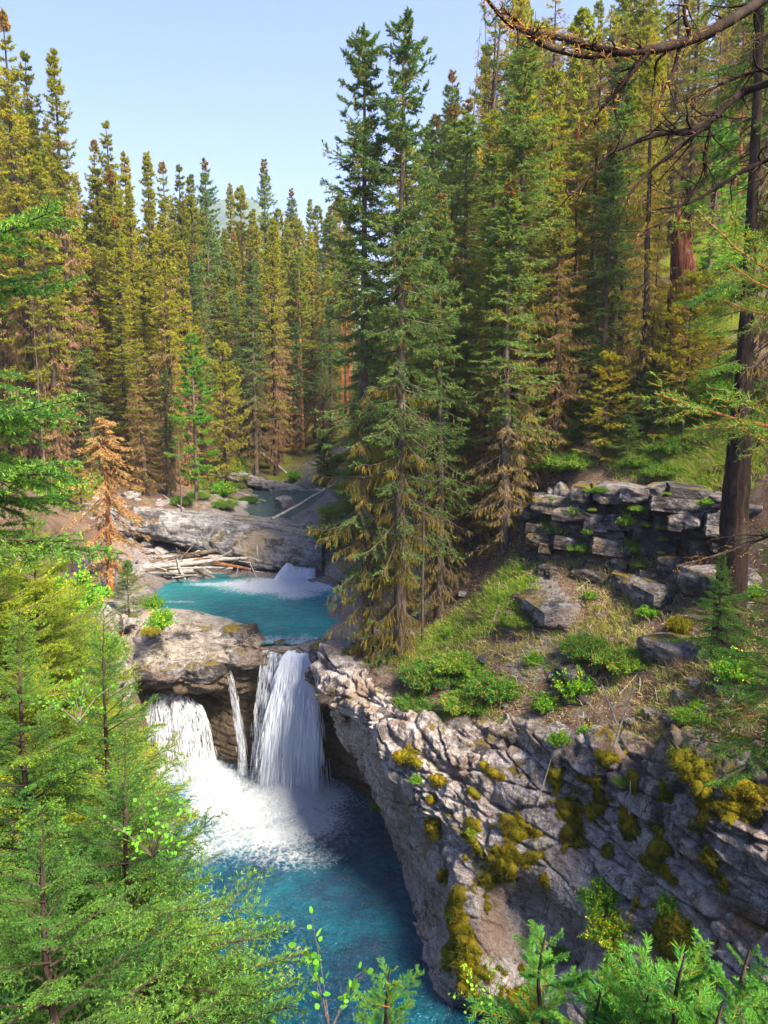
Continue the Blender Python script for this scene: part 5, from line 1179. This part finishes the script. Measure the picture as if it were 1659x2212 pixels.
for i in range(46):
    x = q.uniform(880, 1640); y = np.interp(x, [880, 1150, 1640], [1620, 1650, 1700]) + abs(q.normal()) * 150
    moss_on_cliff(x, y, q.uniform(.12, .34), q.uniform(.08, .3), 'thin ragged moss mat on the ' + ('left' if x < 1100 else 'middle' if x < 1400 else 'right') + (' upper' if y < 1760 else ' lower') + ' cliff face', 1000 + i, .07)
mm_ = bush('moss_clump', 905, 1., .35, 160, 60, .07, .05, [M_moss, M_moss, M_grass], [.93, .07])
p = ground_hit(1470, 1370, 10, 40); link('moss_clump', mm_, M=RM(p + np.array([0, 0, .05]), (.42, .36, .9), 1.), label='orange moss on top of the boulder above the cliff', category='moss')
p = onz(325, 1368, 5.3); link('moss_clump', mm_, M=RM(p, (.45, .35, .4), 2.), label='yellow moss patch on the left end of the sill', category='moss')

JN = [bush('juniper', 920 + i, 1., .5, 150, 110, .085, .03, [M_bark, M_lime, M_near, M_dead], [.4, .48, .12]) for i in range(3)]
LS = [bush('shrub', 930 + i, 1., 1.2, 60, 60, .09, .06, [M_bark, M_leaf, M_yflow, M_near], [.72, .1, .18], True) for i in range(2)]
LY = [bush('shrub', 934, 1., 1.3, 80, 80, .075, .05, [M_bark, M_leaf, M_yflow], [.7, .3], True)]
DW = [bush('dry_shrub', 936, 1., .8, 90, 8, .1, .01, [M_bark, M_twig], [1.])]
shr = [(930,1475,1.0,'j','wide juniper mat on the left end of the cliff top'), (1000,1450,.9,'j','juniper mat left of the gravel patch'), (1075,1500,.9,'j','juniper spilling over the rim in the middle of the mat'), (900,1530,.7,'j','rusty tinged juniper at the lower left of the cliff top'),
       (1010,1530,.8,'j','juniper fringe hanging at the rim below the mat'), (1270,1415,.8,'j','juniper on the slope right of the gravel patch'), (1350,1440,.8,'j','juniper between the sticks on the mid slope'), (1240,1505,.55,'s','bright green shrub on the rim right of the gravel'),
       (1180,1540,.4,'s','small leafy plant beside the mossy crack'), (1360,1090,.7,'j','juniper growing on top of the rock outcrop'), (1250,1190,.6,'j','green juniper hanging on the left of the outcrop'), (1370,1190,.6,'j','low juniper in the crack of the outcrop'),
       (1210,1150,.7,'j','shrub at the top left corner of the outcrop'), (1450,980,.9,'j','shrub in the golden grass above the outcrop'), (1560,900,1.0,'s','yellow green bush under the near needles at right'), (1380,1010,.7,'j','low shrub left of the golden grass'),
       (350,1360,.6,'s','small green shrub on the sill next to the pale boulder'), (330,1320,.5,'s','yellowish shrub behind the sill shrub'), (480,1075,.9,'s','yellow green shrub on the gravel by the upper river'), (440,1060,1.0,'j','low green shrub under the bright pine'),
       (390,1090,.8,'j','low shrub at the top edge of the slab'), (590,970,2.0,'s','light green bush at the far river bend'), (1590,1480,.6,'s','bright shrub at the right edge above the mossy boulder'), (1500,1560,.5,'j','juniper near the dead branches at right'),
       (1120,1350,.5,'j','small juniper at the end of the grass strip'), (1200,1020,.9,'j','dark shrub on the mossy bank left of the leaning trunks'), (1300,1000,1.,'d','tangle of dry grey twigs above the outcrop'), (1170,1060,.8,'d','dry grey shrub at the edge of the bluff'), (1030,1340,.6,'d','dry brush beside the grass strip'), (1480,1460,.6,'d','dry twigs by the orange mossed boulder')]
for i, (x, y, s, k, lab) in enumerate(shr):
    p = ground_hit(x, y, 10, 90) if not (300 < x < 360) else onz(x, y, 5.2)
    me = {'j': JN[i % 3], 's': LS[i % 2], 'd': DW[0]}[k]
    link({'j': 'juniper', 's': 'shrub', 'd': 'dry_shrub'}[k], me, M=RM(p, (s, s, s), i * 1.3), label=lab, category='shrub')
for i, (x, y, s, me, lab) in enumerate([(1310,2040,.62,LY[0],'bushy shrub with small yellow leaves low on the cliff'), (1290,1960,.5,LS[0],'green leafy shrub just above the yellow leaved one'), (1340,2120,.5,LY[0],'lower part of shrub with yellow leaves above the spruce tips'),
                                        (1205,1600,.3,LS[1],'bright fern like plant growing from the upper cliff'), (890,1690,.2,LS[1],'small plant tuft on the left rim of the cliff'), (1335,1690,.22,JN[0],'tiny juniper on the upper cliff under the dead branches'),
                                        (1010,1800,.16,LY[0],'tiny yellow plant on top of the large round moss clump'), (808,1745,.28,JN[1],'small spruce seedling hanging over the water at the cliff edge'), (1440,1960,.3,LS[0],'tuft of green leaves on top of the moss cushion'), (1210,2060,.25,LS[1],'plant on the cliff left of the leafy shrub')]):
    p = cliff_hit(x, y); link('shrub', me, M=RM(p + np.array([0, -.05, 0]), (s, s, s * .9), i), label=lab, category='shrub')
# bank shrubs under the near spruces at left
q = np.random.default_rng(44)
for i in range(46):
    x, y = q.uniform(-13, -4.5), q.uniform(6, 24); s = q.uniform(.6, 1.2)
    if inside(np.array([[x, y]]), poly)[0]: continue
    link('shrub', (LS + JN + LS)[q.integers(7)], M=RM((x, y, g1(x, y)), (s, s, s * 1.2), x), label='leafy shrub on the left bank ' + ('level with the sill' if y > 18 else 'halfway along the lower pool' if y > 12 else 'under the near spruces'), category='shrub', group='undergrowth on the left bank')
for i in range(40):
    x, y = q.uniform(0, 640), q.uniform(990, 1100); p = ground_hit(x, y, 36, 80); s = q.uniform(.5, 1.1)
    if seg_d(p[None, :2], riv)[0] < 2.5: continue
    link('shrub', (LS + JN)[q.integers(5)], M=RM(p, (s, s, s), x), label='low green shrub under the trees ' + zone(x), category='shrub', group='undergrowth on the far bank')
for i in range(70):
    x, y = q.uniform(880, 1650), q.uniform(560, 1040); p = ground_hit(x, y, 21, 80); s = q.uniform(.4, 1.0)
    link('shrub', (LS + JN + DW)[q.integers(6)], M=RM(p, (s, s, s), x), label='low bush, right slope, ' + ('just above the outcrop level ' if y > 900 else 'midway up ' if y > 720 else 'high up ') + zone(x), category='shrub', group='undergrowth on the right slope')
# small spruces on the right slope
for i in range(26):
    x, y = q.uniform(900, 1640), q.uniform(700, 1030); p = ground_hit(x, y, 22, 60); H = q.uniform(1.5, 5)
    tree('small', 'small_spruce', ('waist high' if H < 2.2 else 'man high' if H < 3.4 else 'bushy') + ' small spruce ' + zone(x), (p[0], p[1], g1(p[0], p[1]) - .1), H, 'small spruces on the right slope', 1.1)
for i in range(16):
    x, y = q.uniform(700, 880), q.uniform(960, 1240); p = ground_hit(x, y, 27, 70); H = q.uniform(1.5, 4.5)
    tree('small', 'small_spruce', ('waist high' if H < 2.2 else 'man high' if H < 3.4 else 'bushy') + ' small spruce on the right bank of the upper river', (p[0], p[1], g1(p[0], p[1]) - .1), H, 'small spruces on the river bank', 1.2)
for i in range(22):
    x, y = q.uniform(690, 900), q.uniform(960, 1280); p = ground_hit(x, y, 26, 70); s = q.uniform(.5, 1.1)
    link('shrub', (JN + DW)[q.integers(4)], M=RM(p, (s, s, s), x), label='low bush on the right bank above the cascade', category='shrub', group='bushes on the river bank')
for i in range(34):
    x, y = q.uniform(900, 1640), q.uniform(1230, 1600); p = ground_hit(x, y, 10, 40); s = q.uniform(.12, .34)
    if inside(p[None, :2], poly)[0]: continue
    link('low_plant', (JN + LS + DW + DW)[q.integers(7)], M=RM(p, (s, s, s * .9), x), label='small low plant ' + ('left' if x < 1100 else 'mid' if x < 1350 else 'right') + ' on the slope ' + ('under the outcrop' if y < 1340 else 'between outcrop and rim' if y < 1470 else 'near the cliff rim'), category='plant', group='small plants on the scree')
for i in range(16):
    x, y = q.uniform(1150, 1550), q.uniform(1060, 1230); c = at(x, y, np.interp(x, [1150, 1560], [21.4, 18.3])); s = q.uniform(.12, .3)
    link('ledge_plant', (JN + LS)[q.integers(5)], M=RM(c, (s, s, s), x), label='small plant rooted in the ' + ('left' if x < 1280 else 'middle' if x < 1420 else 'right') + ' of the outcrop ' + ('near its top' if y < 1120 else 'halfway up' if y < 1180 else 'near its foot'), category='plant', group='plants in the outcrop')
# grass and litter
def grass_field(name, spots, n_t, L, mats, seed, label):
    q = np.random.default_rng(seed); g = Geo(); B = []; 
    for (cx, cy, r_, w) in spots:
        m_ = int(n_t * w); a = q.uniform(0, 6.28, m_); rr_ = np.sqrt(q.uniform(0, 1, m_)) * r_; B.append(np.column_stack([cx + np.cos(a) * rr_, cy + np.sin(a) * rr_]))
    B = np.concatenate(B); B = B[~inside(B, poly)]; n = 14; T_ = np.repeat(B, n, 0); T_ = T_ + q.normal(size=T_.shape) * .05; z = G(T_)
    nn = len(T_); P = np.column_stack([T_, z - .02]); D = nrm(np.column_stack([q.normal(size=(nn, 2)) * .5, np.ones(nn)])); l = L * q.uniform(.5, 1.3, nn)
    rv = nrm(np.cross(D, nrm(q.normal(size=(nn, 3))))) * .006; mid = P + D * l[:, None] * .6; tip = P + D * l[:, None] * .9 + np.column_stack([D[:, :2], -D[:, 2] * .25]) * l[:, None] * .45
    V = np.stack([P - rv, P + rv, mid + rv * .8, mid - rv * .8, tip], 1).reshape(-1, 3); k = np.arange(nn)[:, None] * 5; m = q.integers(0, len(mats), nn)
    g.add(V, Q=np.concatenate([k, k + 1, k + 2, k + 3], 1), m=m); g.T.append(np.concatenate([k + 3, k + 2, k + 4], 1)); g.TM.append(m)
    return link(name, g.mesh(name, mats), kind='stuff', label=label)
grass_field('grass', [(p[0], p[1], .9, 1) for p in gs], 170, .26, [M_grass, M_straw, M_grass, M_lime], 951, 'bright green grass strip on the slope beside the spruces')
hs_ = [ground_hit(x, y)[:2] for x, y in [(1500,965),(1400,950),(1600,930),(1200,930),(1450,1020),(1560,1000)]]
grass_field('grass', [(p[0], p[1], 1.5, 1) for p in hs_], 330, .38, [M_grass, M_straw, M_grass], 952, 'golden green grass above the rock outcrop')
hs_ = [ground_hit(x, y)[:2] for x, y in [(1250,1300),(1350,1330),(1450,1310),(1100,1400),(1500,1420),(1560,1520),(1420,1500),(1300,1290),(1200,1420),(1120,1560),(1350,1560)]]
grass_field('dry_grass', [(p[0], p[1], 1.3, 1) for p in hs_], 110, .26, [M_straw, M_grass, M_straw], 953, 'dry tufts of grass over the rocky slope')
q = np.random.default_rng(77); n = 45000; x, y = q.uniform(-1, 9, n), q.uniform(12.5, 26, n); P = np.column_stack([x, y]); P = P[~inside(P, poly)]; z = G(P) + .03 + fbm(np.column_stack([P, G(P)]) * .8, 61, 4) * .2
g = Geo(); rng = q; nn = len(P); g.blades(np.column_stack([P, z]), nrm(np.column_stack([q.normal(size=(nn, 2)), q.normal(size=nn) * .3])), q.uniform(.04, .16, nn), .014, q.integers(0, 3, nn))
link('forest_litter', g.mesh('forest_litter', [M_twig, M_straw, M_drift]), kind='stuff', label='twigs, bark and needles strewn over the slope')
# grey roots and twigs fraying from the left end of the rim
for i, (x, y, s, lab) in enumerate([(712,1500,.5,'fine grey roots hanging off the ledge beside the main fall'), (745,1560,.45,'grey twigs on the shaded wall right of the fall'), (760,1665,.42,'bare dead shrub reaching over the pool from the cliff edge')]):
    p = cliff_hit(x, y); link('dry_shrub', DW[0], M=RM(p, (s, s, s), 1.2 * i, R(30), R(-40)), label=lab, category='shrub')
# leafy twig at the bottom centre, broad leaves among the left spruces
tw = bush('leafy_twig', 990, .22, .62, 5, 12, .036, .026, [M_bark, M_leaf, M_leaf], [.5, .5], True)
link('leafy_twig', tw, loc=at(712, 2130, 3.2) - np.array([0, 0, .25]), label='slender twig with round bright leaves over the dark water at bottom centre', category='plant')
for i, (x, y, Y, s, lab) in enumerate([(170,1560,3.9,.25,'broad leaved plant with red berries among the left spruces'), (330,1850,3.7,.3,'broad leaved sprig between the left spruce and the pool'), (1060,2180,2.8,.18,'round leaved sprig at the bottom right of the pool')]):
    link('leafy_plant', bush('leafy_plant', 994 + i, 1., 1.1, 12, 12, .09, .06, [M_bark, M_leaf, M_leaf], [.5, .5], True), M=RM(at(x, y, Y), (s, s, s), i), label=lab, category='plant')
# distant mountain
hx = np.linspace(-600, 500, 220); hy = np.linspace(0, 1, 60); HX, HY = np.meshgrid(hx, hy, indexing='ij')
pk = at(492, 408, 900); hz = -60 + (pk[2] + 22) * np.exp(-((HX - pk[0]) / 170) ** 2) * np.sin(HY * math.pi) ** 1.2 + 30 * np.exp(-((HX + 60) / 300) ** 2) * np.sin(HY * math.pi)
MP = np.column_stack([HX.ravel(), 700 + HY.ravel() * 400, hz.ravel()]); MP[:, 2] += fbm(MP * .02, 5, 4) * 7 + ridged(MP * .05, 6, 3) * 3
km = N('mountain_forest'); nz_ = km.noise(.05, 6, .7)
M_mtn = km.fin(km.princ(km.ramp(nz_, [(.4, (.03, .06, .05)), (.6, (.07, .11, .08))]), .95, None, 0.))
link('mountain', to_mesh('mountain', MP, Q=grid_quads(220, 60), mats=[M_mtn], smooth=True), kind='structure')

# ------------------------------------------------------------------ thin summer haze in the valley
hm, ht = nodes('haze_air'); ho = ht.nodes.new('ShaderNodeOutputMaterial'); hv = ht.nodes.new('ShaderNodeVolumePrincipled')
hv.inputs['Color'].default_value = (.78, .88, 1, 1); hv.inputs['Density'].default_value = .0005; hv.inputs['Anisotropy'].default_value = .2
ht.links.new(hv.outputs[0], ho.inputs['Volume'])
HV = np.array([(x, y, z) for x in (-900, 800) for y in (-60, 1250) for z in (-80, 330)], float)
link('haze', to_mesh('haze', HV, Q=[(0, 1, 3, 2), (4, 6, 7, 5), (0, 4, 5, 1), (2, 3, 7, 6), (0, 2, 6, 4), (1, 5, 7, 3)], mats=[hm]), kind='stuff')

# labels that still coincide are told apart by their order across the picture
same = {}
for o in list(COL.objects):
    if o.parent is None and 'label' in o and 'category' in o: same.setdefault(o['label'], []).append(o)
for lab, os_ in same.items():
    if 1 < len(os_) <= 5:
        px_ = [project(np.array([list(o.location)]))[0][0, 0] if o.location.length > 0 else 0 for o in os_]
        order = sorted(range(len(os_)), key=lambda i: px_[i]); n = len(os_)
        for r_, i in enumerate(order):
            w = ('left one' if r_ == 0 else 'right one') if n == 2 else ['leftmost', 'second', 'third', 'fourth', 'fifth'][r_] if r_ < n - 1 else 'rightmost'
            os_[i]['label'] = lab + ', ' + w + ('' if n == 2 else ' from left' if 0 < r_ < n - 1 else '')
for o in COL.objects:
    if 'label' in o and len(o['label'].replace(',', '').split()) > 16: o['label'] = o['label'].replace('in the ', '').replace(' of the ', ' of ').replace(' side', '').replace('low bush, right slope, ', 'bush ').replace('small loose ', 'loose ')
